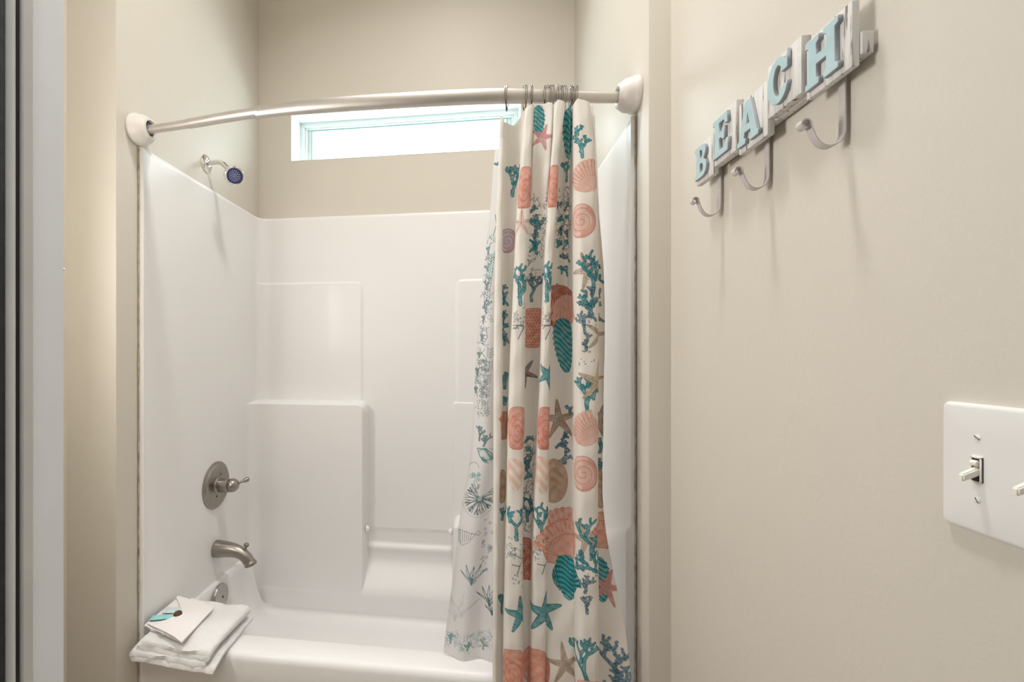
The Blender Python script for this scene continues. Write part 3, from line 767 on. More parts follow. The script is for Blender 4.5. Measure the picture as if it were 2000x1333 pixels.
cv.star(PXc(1016), PZ(440), 0.035, 0.0, fill=PEACHL, edge=PEACHL, fat=0.2)
# 505..690
cv.star(PXc(1143), PZ(535), 0.048, 0.9, fill=TANL, edge=TAN, fat=0.16)
cv.coral(PXc(1152), PZ(545), 0.095, 41, w=0.0058, flipx=-1); cv.coral(PXc(1135), PZ(590), 0.060, 42, w=0.0046, rot=1.0)
cv.coral_line(PXc(1138), PZ(630), 0.060, 43, w=0.004); cv.coral_line(PXc(1150), PZ(600), 0.06, 44)
cv.coral_line(PXc(1140), PZ(668), 0.045, 45, w=0.004); cv.star(PXc(1170), PZ(655), 0.05, 0.2, fill=TANL, edge=TAN, fat=0.14)
cv.coral(PXc(1016), PZ(555), 0.115, 51, w=0.0055); cv.coral(PXc(1068), PZ(550), 0.110, 51, w=0.0055)
cv.scribble(PXc(1016), PZ(612), 0.04, 0.06, 14, 7, DTEAL); cv.scribble(PXc(1068), PZ(612), 0.04, 0.06, 14, 8, DTEAL)
cv.coral_line(PXc(1042), PZ(555), 0.085, 52); cv.scribble(PXc(1043), PZ(520), 0.05, 0.09, 36, 9)
cv.dotted(PXc(1044), PZ(640), 0.060, 0.108)
cv.coral(PXc(986), PZ(570), 0.06, 53, lv=2); cv.coral(PXc(986), PZ(615), 0.05, 54, lv=2); cv.coral_line(PXc(987), PZ(655), 0.05, 55, lv=2)
for xx in (1014, 1067):
    cv.strokes(PXc(xx), PZ(645), [(-.02, .012, .014, .010), (.014, .010, .004, -.008), (.004, -.008, -.004, -.026), (-.006, .010, -.012, .002)], INK, .0011)
cv.scallop(PXc(1092), PZ(590), 0.072, rot=3.14, fill=hexc(196, 132, 112), rib=hexc(150, 78, 66), edge=hexc(160, 88, 74), dense=True)
cv.scallop(PXc(1112), PZ(600), 0.05, rot=3.14, fill=PEACHL, rib=PINK)
cv.cone(PXc(1107), PZ(675), 0.052, 0.150, freq=130, slope=0.9)
# 700..900
cv.star(PXc(1030), PZ(730), 0.040, 0.6, fill=hexc(140, 100, 92), edge=hexc(110, 70, 66), fat=0.18)
cv.star(PXc(1072), PZ(732), 0.040, 0.45, fat=0.22)
cv.coral(PXc(987), PZ(740), 0.055, 61, lv=2, w=0.006); cv.coral(PXc(987), PZ(778), 0.04, 62, lv=1, w=0.006)
cv.coral(PXc(1142), PZ(760), 0.105, 63, w=0.0056); cv.star(PXc(1166), PZ(745), 0.055, 0.1, fill=hexc(222, 196, 160), edge=TAN, fat=0.15)
cv.rose(PXc(1009), PZ(835), 0.058, 0.112); cv.rose(PXc(1064), PZ(835), 0.056, 0.112, fill=hexc(216, 140, 120))
cv.star(PXc(1097), PZ(823), 0.054, -0.1, fill=TAN, edge=hexc(140, 106, 84), fat=0.17)
cv.coral(PXc(1108), PZ(866), 0.055, 65, edge=INK, fill=hexc(50, 120, 140), rot=-0.9); cv.coral_line(PXc(1110), PZ(902), 0.055, 66, rot=-1.1)
cv.coral_line(PXc(1116), PZ(798), 0.035, 67, lv=2)
cv.scallop(PXc(1141), PZ(838), 0.052, rot=0.8, sx=1.0); cv.snail(PXc(1134), PZ(918), 0.040)
cv.star(PXc(1173), PZ(822), 0.045, 0.3, fill=TAN, edge=hexc(140, 106, 84), fat=0.16); cv.coral(PXc(1175), PZ(865), 0.05, 68, lv=2, edge=INK)
cv.coral_line(PXc(1176), PZ(905), 0.04, 69, lv=2)
cv.scribble(PXc(1034), PZ(880), 0.05, 0.05, 26, 10); cv.coral_line(PXc(1032), PZ(905), 0.06, 70); cv.scribble(PXc(1032), PZ(945), 0.05, 0.09, 50, 11)
cv.scallop(PXc(985), PZ(840), 0.05, rot=0, fill=hexc(206, 160, 132), rib=hexc(180, 120, 92))
cv.cone(PXc(1005), PZ(925), 0.046, 0.085, fill=hexc(232, 212, 192), line=PEACHL, hl=CREAM, freq=60); cv.cone(PXc(1058), PZ(925), 0.050, 0.10, fill=hexc(230, 206, 186), line=PEACHL, hl=CREAM, freq=60)
# 900..1333
cv.net(PXc(1086), PZ(945), 0.075, 0.120); cv.net(PXc(1176), PZ(955), 0.03, 0.10); cv.net(PXc(982), PZ(960), 0.03, 0.09)
cv.coral(PXc(1009), PZ(1015), 0.100, 71, w=0.0052); cv.coral(PXc(1058), PZ(1005), 0.095, 72, w=0.0046)
cv.coral(PXc(1034), PZ(1000), 0.08, 73, w=0.0042, edge=INK); cv.scribble(PXc(1032), PZ(1025), 0.04, 0.07, 24, 12)
cv.coral(PXc(983), PZ(1010), 0.05, 74, lv=2); cv.coral(PXc(980), PZ(1190), 0.07, 75, lv=2, w=.006)
cv.scribble(PXc(1006), PZ(1078), 0.06, 0.03, 28, 13, DTEAL); cv.scribble(PXc(1055), PZ(1080), 0.06, 0.03, 26, 14, DTEAL)
for xx in (1012, 1062): cv.strokes(PXc(xx), PZ(1105), [(.018, .022, .004, .004), (.004, .004, -.016, .008), (.004, .004, -.004, -.02)], INK, .0010)
cv.dotted(PXc(1031), PZ(1105), 0.05, 0.115, fill=hexc(200, 128, 108))
cv.scallop(PXc(1094), PZ(1062), 0.088, rot=0.6, fill=hexc(214, 150, 130), rib=hexc(232, 196, 178), edge=hexc(186, 92, 78), nrib=20)
cv.scallop(PXc(1112), PZ(1132), 0.055, rot=-0.6, fill=TEAL, rib=DTEAL, edge=DTEAL, dense=True, arc=False)
cv.cone(PXc(1112), PZ(1132), 0.056, 0.118, freq=150, slope=0.5)
cv.star(PXc(1140), PZ(1040), 0.05, 0.9, fill=TANL, edge=TAN, fat=0.14)
cv.coral(PXc(1150), PZ(1040), 0.105, 81, w=0.0056, flipx=-1); cv.coral(PXc(1140), PZ(1088), 0.075, 82, w=0.0050, rot=1.0); cv.coral(PXc(1160), PZ(1075), 0.06, 83)
cv.coral_line(PXc(1138), PZ(1122), 0.055, 84, w=.004); cv.coral_line(PXc(1142), PZ(1163), 0.05, 85, w=.004)
cv.scallop(PXc(1177), PZ(1040), 0.06, rot=0.3, fill=hexc(214, 150, 130), rib=hexc(232, 196, 178), edge=hexc(186, 92, 78))
cv.cone(PXc(1176), PZ(1130), 0.05, 0.12, freq=150, slope=0.5)
cv.star(PXc(1190), PZ(1145), 0.050, 0.35, fill=hexc(214, 140, 124), edge=PINK, fat=0.16)
cv.star(PXc(1068), PZ(1197), 0.058, 0.05, fat=0.24); cv.star(PXc(1020), PZ(1197), 0.050, -0.1, fat=0.22)
cv.coral(PXc(1142), PZ(1265), 0.115, 91, w=0.0062); cv.rose(PXc(1147), PZ(1340), 0.08, 0.09, fill=hexc(232, 176, 150), line=PEACH)
cv.rose(PXc(1000), PZ(1305), 0.075, 0.115, fill=hexc(222, 150, 124)); cv.snail(PXc(1042), PZ(1318), 0.060, fill=hexc(226, 156, 132), line=PEACH)
cv.star(PXc(1106), PZ(1298), 0.058, -0.15, fill=TAN, edge=TANL, fat=0.16)
cv.coral_line(PXc(1205), PZ(1285), 0.150, 92, w=0.0068, fill=BLUEG, edge=hexc(60, 84, 108)); cv.coral_line(PXc(1185), PZ(1330), 0.10, 93, w=0.006, edge=hexc(60, 84, 108))
cv.coral_line(PXc(1225), PZ(1320), 0.10, 94, w=0.006, edge=hexc(60, 84, 108))

for q, (xx, y0, n_) in enumerate(((1098, 395, 6), (1112, 400, 6), (1045, 405, 4), (1150, 520, 5), (1036, 860, 4), (1172, 520, 5), (987, 560, 5))):
    for k in range(n_):
        (cv.coral if k % 2 else cv.coral_line)(PXc(xx), PZ(y0 + k * 25), 0.034, 200 + q * 10 + k, lv=2, w=0.0034, rot=(-0.7, 0.8, 0.1)[k % 3], edge=INK if k % 2 == 0 else DTEAL)
for (xx, y) in ((1012, 630), (1068, 628), (1140, 700), (1006, 1060), (1056, 1062), (1150, 640), (1012, 1130), (1150, 1100)):
    cv.circles(PXc(xx), PZ(y), [(rng.uniform(-.02, .02), rng.uniform(-.02, .02), rng.uniform(.0008, .002)) for _ in range(12)], DTEAL)
cur = thing('shower_curtain', (0.19, 1.262, 1.99), 'printed shower curtain with teal corals, starfish and peach seashells, gathered in deep folds', 'shower curtain')
co_ = cloth_object('curtain_fabric', CX - 0.19, CY - 1.262, CZ - 1.99, cv.C, CLOTH, cur)

# ------------------------------------------------------------------ sheer liner hanging behind, its hem on the tub rim
LZ = np.array([1.9697, 1.8796, 1.71, 1.5085, 1.3021, 1.0, 0.8448, 0.6875, 0.5276, 0.402])
LXl = np.array([0.061, 0.047, 0.036, 0.0117, -0.0044, -0.0195, -0.0498, -0.067, -0.0875, -0.1034])
LXr = np.array([0.320, 0.325, 0.335, 0.345, 0.350, 0.352, 0.352, 0.352, 0.352, 0.352])
NR, NL = 900, 260
zl = np.linspace(1.975, 0.392, NR); fz = lambda a: np.interp(zl, LZ[::-1], a[::-1])
k_ = np.ones(61) / 61
def smo(a): return np.convolve(np.pad(a, 30, mode='edge'), k_, 'valid')
xl_, xr_ = smo(fz(LXl)), smo(fz(LXr))
tt = np.linspace(0, 1, NL)[None, :] ** 1.15
LX = xl_[:, None] + (xr_ - xl_)[:, None] * tt
dep = ((1.975 - zl) / 1.58)[:, None]
LY = 1.322 + 0.083 * dep + 0.010 * (0.5 + dep) * np.sin(tt * 2 * np.pi * 4.5 + 0.8 + zl[:, None] * 0.8) * (1 - 0.4 * dep) + 0.002 * np.sin(zl[:, None] * 19 + tt * 20)
LY = np.maximum(LY, 1.308)
LZZ = np.repeat(zl[:, None], NL, 1) - 0.028 * np.abs(np.sin(tt * np.pi * 5)) * np.exp(-(1.975 - zl[:, None]) / 0.06)
larc = np.concatenate([np.zeros((NR, 1)), np.cumsum(np.hypot(np.diff(LX, axis=1), np.diff(LY, axis=1)), axis=1)], 1)
lv_ = Canvas(larc, LZZ, LX, LY, base=hexc(236, 234, 234))
def lz(y): return 1.32 + (688 - y) / 900 * (1.30 + 0.085 * (y - 230) / 1050)
def lx(x, y): 
    d = 1.30 + 0.085 * (y - 230) / 1050
    k = (x - 813.1) / 900; Yv = 1.322 + 0.083 * (y - 230) / 1050
    return (k * 0.9914 - 0.1310) / (0.9914 + 0.1310 * k) * Yv
LT = hexc(50, 140, 142); LG = hexc(104, 128, 132); LI = hexc(40, 84, 94)
def fan(n, r0, r1, a0, a1):
    out = []
    for k in range(n):
        a = a0 + (a1 - a0) * k / (n - 1); a2 = a + 0.10 * math.sin(k * 2.3)
        out.append((r0 * math.sin(a), r0 * math.cos(a), r1 * 0.6 * math.sin(a2), r1 * 0.6 * math.cos(a2)))
        for s_ in (-0.09, 0.09): out.append((r1 * 0.6 * math.sin(a2), r1 * 0.6 * math.cos(a2), r1 * math.sin(a2 + s_), r1 * math.cos(a2 + s_)))
    return out
def weed(seed, h, n=5, lean=0.3):
    r = random.Random(seed); out = []
    for k in range(n):
        a = (k / (n - 1) - .5) * 1.5; L_ = h * r.uniform(.6, 1)
        for sgn in (-1, 1):
            p = (0, 0)
            for q in range(1, 8):
                t = q / 7; w = 0.0035 * math.sin(math.pi * t) * sgn
                x_ = math.sin(a * (0.3 + 0.7 * t)) * L_ * t + w + 0.003 * math.sin(t * 6 + k); y_ = math.cos(a) * L_ * t
                out.append((p[0], p[1] - h * .4, x_, y_ - h * .4)); p = (x_, y_)
    return out
def leafy(h, n=9):
    out = [(0, -h / 2, 0.002, h / 2)]
    for k in range(n):
        y0 = -h / 2 + h * k / n
        for s_ in (-1, 1): out += [(0, y0, s_ * 0.008, y0 + 0.006), (s_ * 0.008, y0 + 0.006, s_ * .010, y0 + .012)]
    return out
def L_(f, x, y, *a, **k): getattr(lv_, f)(lx(x, y), lz(y), *a, **k)
L_('coral', 990, 330, 0.07, 5, fill=LT, w=0.005)
for q in range(9):
    L_('scribble', 958 - q * 3.2, 470 + q * 34, .022, .030, 9, 70 + q, LI if q % 2 else LT, 0.9)
    L_('coral_line', 955 - q * 3.2, 486 + q * 34, .028, 90 + q, lv=2, w=.0022, fill=LT, edge=LI)
for q in range(5): L_('strokes', 958 - q * 3, 690 + q * 26, leafy(0.03, 4), LG, .0007)
L_('strokes', 963, 440, [(0, -.03, .006, 0), (.006, 0, 0, .03)], LI, .001)
L_('strokes', 957, 520, leafy(0.07), LT, .0008); L_('strokes', 950, 565, leafy(0.07), LI, .0008); L_('coral_line', 949, 595, .05, 7, lv=2, w=.003)
L_('circles', 955, 620, [(0, 0, .006), (.008, -.01, .004), (-.004, .014, .003)], LG)
L_('strokes', 945, 660, [(-.012, .02, .002, .03), (.002, .03, .008, .0), (.008, 0, -.004, -.02), (-.004, -.02, -.012, .02), (-.008, .01, .004, .006), (-.008, 0, .004, -.004)], LI, .0009)
L_('strokes', 940, 690, [(-.01, .01, .01, -.012), (-.01, -.012, .008, .012)], LG, .001)
for q in range(7): L_('circles', 940 + 5 * math.sin(q * 2), 710 + q * 12, [(rng.uniform(-.012, .012), rng.uniform(-.008, .008), rng.uniform(.002, .005)) for _ in range(5)], LI)
L_('scribble', 938, 740, .035, .11, 34, 21, LI); L_('coral_line', 935, 845, .05, 22, fill=LT, edge=LI, w=.003); L_('coral_line', 945, 855, .05, 23, fill=LT, edge=LI, w=.003); L_('scribble', 940, 800, .04, .04, 20, 24, LG)
L_('cone', 952, 890, .050, .045, fill=hexc(214, 226, 220), line=LT, freq=60, hl=CREAM); L_('strokes', 950, 888, [(-.03, .016, -.004, .018), (-.004, .018, .02, 0), (-.03, .016, -.02, -.006), (-.02, -.006, -.006, -.018), (-.006, -.018, .022, -.014)], DTEAL, .0012)
L_('strokes', 925, 915, [(.016 * math.cos(a) , .014 * math.sin(a), .016 * math.cos(a + .35), .014 * math.sin(a + .35)) for a in np.linspace(0, 3.0, 9)], LG, .0008)
L_('circles', 925, 935, [(rng.uniform(-.015, .015), rng.uniform(-.012, .012), rng.uniform(.003, .005)) for _ in range(14)], LT, .0009)
L_('circles', 928, 955, [(rng.uniform(-.012, .012), rng.uniform(-.016, .016), rng.uniform(.002, .004)) for _ in range(12)], LI)
L_('strokes', 938, 975, fan(26, .008, .048, 1.0, 5.6), LI, .0010); L_('circles', 938, 975, [(rng.uniform(-.01, .01), rng.uniform(-.01, .01), .003) for _ in range(10)], LT)
L_('circles', 938, 975, [(.056 * math.sin(a), .056 * math.cos(a), .0008) for a in np.linspace(1.9, 4.6, 26)], LG, .0008)
L_('strokes', 910, 1055, [(-.030, .022, .026, .018), (.026, .018, .006, -.012), (.006, -.012, -.016, -.026), (-.016, -.026, -.026, -.012), (-.026, -.012, -.030, .022)] + [(-.026 + .008 * k, .020, -.020 + .006 * k, -.022 + .004 * k) for k in range(6)], LI, .0007)
L_('circles', 935, 1042, [(0, 0, .006)], LG, .001)
L_('circles', 952, 1050, [(rng.uniform(-.014, .014), rng.uniform(-.05, .05), rng.uniform(.003, .005)) for _ in range(14)], LI); L_('circles', 945, 1100, [(rng.uniform(-.014, .014), rng.uniform(-.03, .03), rng.uniform(.001, .003)) for _ in range(16)], LG)
L_('strokes', 922, 1125, weed(3, .08, 5), DTEAL, .0010); L_('blob', 0, 0) if False else None
L_('strokes', 925, 1140, [(-.004, -.004, .006, .004, .003)], TEAL, .001, 0.6)
L_('strokes', 955, 1170, weed(5, .075, 6), LI, .0010); L_('strokes', 960, 1190, weed(8, .05, 5), LI, .0010)
L_('strokes', 890, 1195, weed(9, .11, 4), LG, .0006, 0.45); L_('strokes', 903, 1185, weed(10, .10, 3), LG, .0006, 0.35)
for q in range(6): L_('scribble', 880 + q * 16, 1255 + 5 * math.sin(q), .035, .05, 26, 40 + q, LT if q % 2 else LG, 0.6)
L_('coral_line', 880, 1255, .04, 61, fill=LT, edge=LT, w=.0025); L_('coral_line', 915, 1262, .035, 62, fill=LT, edge=LT, w=.002); L_('coral_line', 945, 1262, .04, 63, fill=LT, edge=LG, w=.002)
lin = thing('shower_curtain_liner', (0.1, 1.33, 1.97), 'sheer white liner with fine teal line drawings, spread left behind the printed curtain', 'shower liner')
cloth_object('liner_fabric', LX - 0.1, LY - 1.33, LZZ - 1.97, lv_.C, SHEER, lin)

# ------------------------------------------------------------------ wire curtain rings
def ring_mesh():
    bm = bmesh.new()
    for dx in (-0.0022, 0.0022):
        pts = []
        for k in range(26):
            a = 2 * math.pi * k / 26
            z_ = math.cos(a); r_ = 0.0235 * (1 if z_ > 0 else 1)
            pts.append((dx * (1 - 0.6 * (z_ < -0.5)), math.sin(a) * 0.0215 * (1 - 0.25 * max(0, -z_)), 0.031 * z_ if z_ > 0 else 0.040 * z_))
        tube(bm, pts, 0.0009, 6, closed=True)
    return bm
def bead_mesh():
    bm = bmesh.new()
    for a in (-0.5, -0.17, 0.17, 0.5):
        c_ = Vector((0, math.sin(a) * 0.0225, math.cos(a) * 0.0265))
        lathe(bm, c_ - Vector((0.0033, 0, 0)), (1, 0, 0), [(0, 0), (0.0008, 0.0018), (0.0033, 0.0026), (0.0058, 0.0018), (0.0066, 0)], 10)
    return bm
RX = [(0.0790, 'single wire ring at the left end of the curtain, set apart from the others'),
      (0.1275, 'left ring of the loose pair above the widest gap of the hem'),
      (0.1455, 'right ring of the loose pair above the widest gap of the hem'),
      (0.1810, 'leftmost wire ring in the first tight cluster on the rod'),
      (0.1910, 'middle wire ring in the first tight cluster on the rod'),
      (0.1990, 'rightmost wire ring in the first tight cluster on the rod'),
      (0.2170, 'leftmost wire ring in the middle cluster on the rod'),
      (0.2250, 'centre wire ring in the middle cluster on the rod'),
      (0.2340, 'rightmost wire ring in the middle cluster on the rod'),
      (0.2530, 'leftmost wire ring in the last cluster toward the right wall'),
      (0.2610, 'middle wire ring in the last cluster toward the right wall'),
      (0.2690, 'wire ring nearest the right wall, last of the curtain rings')]
r0 = None
for i, (x, lab) in enumerate(RX):
    p = rod_at(x) + Vector((0, 0, -0.001))
    if r0 is None:
        r0 = thing('curtain_ring', p, lab, 'curtain ring', 'wire curtain rings on the rod')
        rw = obj('wire_loop', ring_mesh(), WIRE, r0); rb = obj('roller_beads', bead_mesh(), CHROME, r0)
        for q in (rw, rb): q.matrix_parent_inverse = Matrix()
        ring = r0
    else:
        ring = r0.copy(); COL.objects.link(ring); ring.location = p; ring['label'] = lab
        for ch in (rw, rb):
            c_ = ch.copy(); COL.objects.link(c_); c_.parent = ring
    ring.rotation_euler = (R(rng.uniform(-4, 4)), 0, R(rng.uniform(-14, 14)))

# ------------------------------------------------------------------ BEACH sign with hooks
sg = thing('beach_hook_sign', (0.49, 0.84, 1.70), 'distressed white wooden hook rack spelling BEACH in pale blue letters on right wall', 'coat rack')
obj('back_rail', B(0.4722, 0.4855, 0.6375, 1.044, 1.690, 1.7185, bev=0.0015), WOOD, sg)
def curve_letter(name, splines, ext, m, parent, bev=0.0008):
    cu = bpy.data.curves.new(name + '_outline', 'CURVE'); cu.dimensions = '2D'; cu.fill_mode = 'BOTH'; cu.extrude = ext / 2 - bev; cu.bevel_depth = bev; cu.bevel_resolution = 1
    for pts in splines:
        sp_ = cu.splines.new('POLY'); sp_.points.add(len(pts) - 1)
        for q, (a, b) in zip(sp_.points, pts): q.co = (a, b, 0, 1)
        sp_.use_cyclic_u = True
    tmp = bpy.data.objects.new('t', cu); COL.objects.link(tmp)
    dg = bpy.context.evaluated_depsgraph_get(); me = bpy.data.meshes.new_from_object(tmp.evaluated_get(dg))
    bpy.data.objects.remove(tmp); me.name = name
    me.materials.clear(); me.materials.append(m[0]); me.materials.append(m[1])
    for p in me.polygons: p.material_index = 0 if abs(p.normal.z) > 0.9 else 1
    o = bpy.data.objects.new(name, me); COL.objects.link(o); o.parent = parent
    return o
def arcp(cx, cy, rx, ry, a0, a1, n=14): return [(cx + rx * math.cos(R(a0 + (a1 - a0) * k / n)), cy + ry * math.sin(R(a0 + (a1 - a0) * k / n))) for k in range(n + 1)]
# outlines in millimetres, about 52 wide x 66 high, origin at the centre
LB = [[(-25, -33), (-25, -26), (-19, -24), (-19, 24), (-25, 26), (-25, 33), (4, 33)] + arcp(4, 17.5, 17, 15.5, 90, -62, 10) + arcp(4, -15.5, 20, 17.5, 62, -90, 12),
      [(-5, 6), (2, 6)] + arcp(2, 15, 6, 9, -90, 90, 8) + [(-5, 24)], [(-5, -24), (3, -24)] + arcp(3, -14, 7.5, 10, -90, 90, 8) + [(-5, -4)]]
LE = [[(-25, -33), (-25, -26), (-19, -24), (-19, 24), (-25, 26), (-25, 33), (21, 33), (23, 15), (16, 15), (11, 24), (-5, 24), (-5, 6), (4, 6), (6, 11), (12, 11), (12, -8), (6, -8), (4, -3), (-5, -3), (-5, -24), (12, -24), (18, -13), (25, -13), (23, -33)]]
LA = [[(-29, -33), (-29, -26), (-24, -24), (-7, 33), (7, 33), (24, -24), (29, -26), (29, -33), (6, -33), (6, -26), (10, -24), (8, -15), (-9, -15), (-12, -24), (-7, -26), (-7, -33)], [(-6, -5), (6, -5), (0, 17)]]
LC = [arcp(0, 0, 25, 34, 42, 318, 36) + [(22, -12), (11, -14)] + arcp(0, 0, 11.5, 24, 312, 52, 26) + [(9, 10), (22, 10), (22, 32), (15, 30)][0:3]]
LH = [[(-30, -33), (-30, -26), (-24, -24), (-24, 24), (-30, 26), (-30, 33), (-5, 33), (-5, 26), (-10, 24), (-10, 6), (10, 6), (10, 24), (5, 26), (5, 33), (30, 33), (30, 26), (24, 24), (24, -24), (30, -26), (30, -33), (5, -33), (5, -26), (10, -24), (10, -5), (-10, -5), (-10, -24), (-5, -26), (-5, -33)]]
PL = [('B', LB, 1.0470, 0.9765, 1.6710, 1.7525, 0.0, 0.50), ('E', LE, 0.9680, 0.8900, 1.6810, 1.7715, 0.0025, 0.50), ('A', LA, 0.8870, 0.8055, 1.6690, 1.7570, 0.0, 0.50),
      ('C', LC, 0.8010, 0.7240, 1.6905, 1.7730, 0.0025, 0.46), ('H', LH, 0.7205, 0.6405, 1.6765, 1.7590, -0.002, 0.53)]
for (ch, spl, ya, yb, za, zb, pf, wf) in PL:
    xf = 0.4610 - pf
    bm = B(xf, 0.4720, yb, ya, za, zb, bev=0.0014, seg=2)
    pl_ = obj('letter_plate', bm, WOOD, sg)
    pl_['label'] = 'weathered white plate carrying the letter ' + ch
    le = curve_letter('letter', [[(a * 0.001, b * 0.001) for a, b in s_] for s_ in spl], 0.0065, (BLUELET, LETSIDE), pl_)
    le['label'] = 'pale blue wooden letter ' + ch
    # local X -> -Y (reads left to right from the room), local Y -> Z, local Z -> -X
    yc, zc = (ya + yb) / 2 + 0.003, (za + zb) / 2
    M_ = Matrix(((0, 0, -1, xf - 0.00335), (-1, 0, 0, yc), (0, 1, 0, zc), (0, 0, 0, 1)))
    sc = (zb - za) / 0.0835
    le.matrix_parent_inverse = Matrix.Translation(sg.location).inverted()
    le.matrix_local = M_ @ Matrix.Diagonal((sc * 0.98, sc, 1, 1))
def strap(bm, pts, w, th):
    V = []
    for i, (x, z) in enumerate(pts):
        a = pts[max(0, i - 1)]; b = pts[min(len(pts) - 1, i + 1)]; t = Vector((b[0] - a[0], b[1] - a[1])).normalized(); nx, nz = -t.y, t.x
        V.append([bm.verts.new((x + nx * th / 2, y, z + nz * th / 2)) for y in (-w / 2, w / 2)] + [bm.verts.new((x - nx * th / 2, y, z - nz * th / 2)) for y in (w / 2, -w / 2)])
    for a, b in zip(V, V[1:]):
        for k in range(4): bm.faces.new((a[k], a[(k + 1) % 4], b[(k + 1) % 4], b[k]))
    bm.faces.new(V[0]); bm.faces.new(V[-1]); bmesh.ops.recalc_face_normals(bm, faces=bm.faces); return bm
HP = [(-0.0030, 0.02), (-0.0030, -0.02), (-0.0030, -0.052)] + [(-0.021 + 0.018 * math.cos(a), -0.052 - 0.021 * math.sin(a)) for a in [R(12 * k) for k in range(1, 12)]]
HP += [(-0.0385, -0.059), (-0.042, -0.050), (-0.044, -0.043)]
CURL = [(-0.044, -0.043)] + [(-0.0500 + 0.0058 * math.cos(a), -0.0415 + 0.0058 * math.sin(a)) for a in [R(-10 + 24 * k) for k in range(0, 13)]]
for y in (1.000, 0.846, 0.685):
    bm = strap(bmesh.new(), [(0.4868 + a, 1.668 + b) for a, b in HP], 0.0115, 0.0016)
    for v in bm.verts: v.co.y += y
    hk = obj('hook', bm, HOOKM, sg, angle=50)
    bm = strap(bmesh.new(), [(0.4868 + a, 1.668 + b) for a, b in CURL], 0.0115, 0.0018)
    for v in bm.verts: v.co.y += y
    hc = obj('hook_curl', bm, HOOKM, hk, angle=50)
    hc.matrix_parent_inverse = hk.matrix_parent_inverse.inverted() @ hk.matrix_parent_inverse @ Matrix() 
    hc.matrix_parent_inverse = Matrix()

# ------------------------------------------------------------------ two gang switch plate
sw = thing('light_switch_plate', (0.49, 0.491, 1.2055), 'white double light switch plate with toggle levers on the right wall near the doorway', 'light switch')
def rr2(w, h, r, n=8):
    out = []
    for (cy, cz, a0) in ((w / 2 - r, h / 2 - r, 0), (-w / 2 + r, h / 2 - r, 90), (-w / 2 + r, -h / 2 + r, 180), (w / 2 - r, -h / 2 + r, 270)):
        for k in range(n): a = R(a0 + 90 * k / (n - 1)); out.append((cy + r * math.cos(a), cz + r * math.sin(a)))
    return out
bm = bmesh.new()
rg = [[(x, 0.4895 + q[0], 1.2055 + q[1]) for q in rr2(0.126 - 2 * d, 0.127 - 2 * d, max(0.001, 0.006 - d * 0.5))] for (x, d) in ((0.4898, 0.0), (0.4872, 0.0), (0.4855, 0.0005), (0.4842, 0.0016), (0.4835, 0.0030), (0.4832, 0.0045), (0.4832, 0.03))]
V = grid(bm, rg, closed=True); bm.faces.new(V[-1]); bmesh.ops.recalc_face_normals(bm, faces=bm.faces)
obj('cover_plate', bm, PLATE, sw, angle=30)
for y in (0.5165, 0.4705):
    bm = bmesh.new()
    # slot frame: a thin raised collar round a dark slot
    bm2 = B(0.4822, 0.4838, y - 0.0052, y + 0.0052, 1.1935, 1.2175); 
    tg = obj('toggle_slot', bm2, DARK, sw, smooth=False)
    for (ya, yb2, za, zb2) in ((y + 0.0040, y + 0.0056, 1.193, 1.218), (y - 0.0050, y - 0.0034, 1.193, 1.218), (y - 0.005, y + 0.0052, 1.2164, 1.2182), (y - 0.005, y + 0.0052, 1.1926, 1.1940)):
        box(bm, 0.4812, 0.4835, ya, yb2, za, zb2, bev=0.0003, seg=1)
    obj('slot_frame', bm, TOGGLE, sw)
    bm = bmesh.new(); r_ = bmesh.ops.create_cube(bm, size=1)
    for v in r_['verts']:
        f = 0.5 - v.co.x    # 0 at the wall, 1 at the tip
        wy = 0.0068 - 0.0012 * f; wz = 0.0082 - 0.0010 * f
        v.co = Vector((0.4838 - f * 0.0155, y + v.co.y * wy, 1.2045 - f * 0.0075 + v.co.z * wz))
    bmesh.ops.bevel(bm, geom=bm.edges[:], offset=0.0011, segments=3, affect='EDGES')
    obj('toggle_lever', bm, TOGGLE, sw)
    bm = bmesh.new(); lathe(bm, (0.4815, y, 1.2115), (0, 1, 0), [(-0.0030, 0.003), (0.0030, 0.003)], 16)
    obj('toggle_barrel', bm, TOGGLE, sw)
    for z in (1.2365, 1.1755):
        bm = bmesh.new(); lathe(bm, (0.4832, y, z), (-1, 0, 0), [(0, 0.0030), (0.0006, 0.0029), (0.0010, 0.0020), (0.0011, 0)], 20)
        sc_ = obj('screw', bm, PLATE, sw)
        a = R(35 if z > 1.2 else 60)
        bm = bmesh.new(); r_ = bmesh.ops.create_cube(bm, size=1)
        for v in r_['verts']:
            u, w = v.co.y * 0.0054, v.co.z * 0.0007
            v.co = Vector((0.4822 + v.co.x * 0.0005, y + u * math.cos(a) - w * math.sin(a), z + u * math.sin(a) + w * math.cos(a)))
        so = obj('screw_slot', bm, DARK, sc_, smooth=False); so.matrix_parent_inverse = Matrix()
        so.matrix_parent_inverse = Matrix()

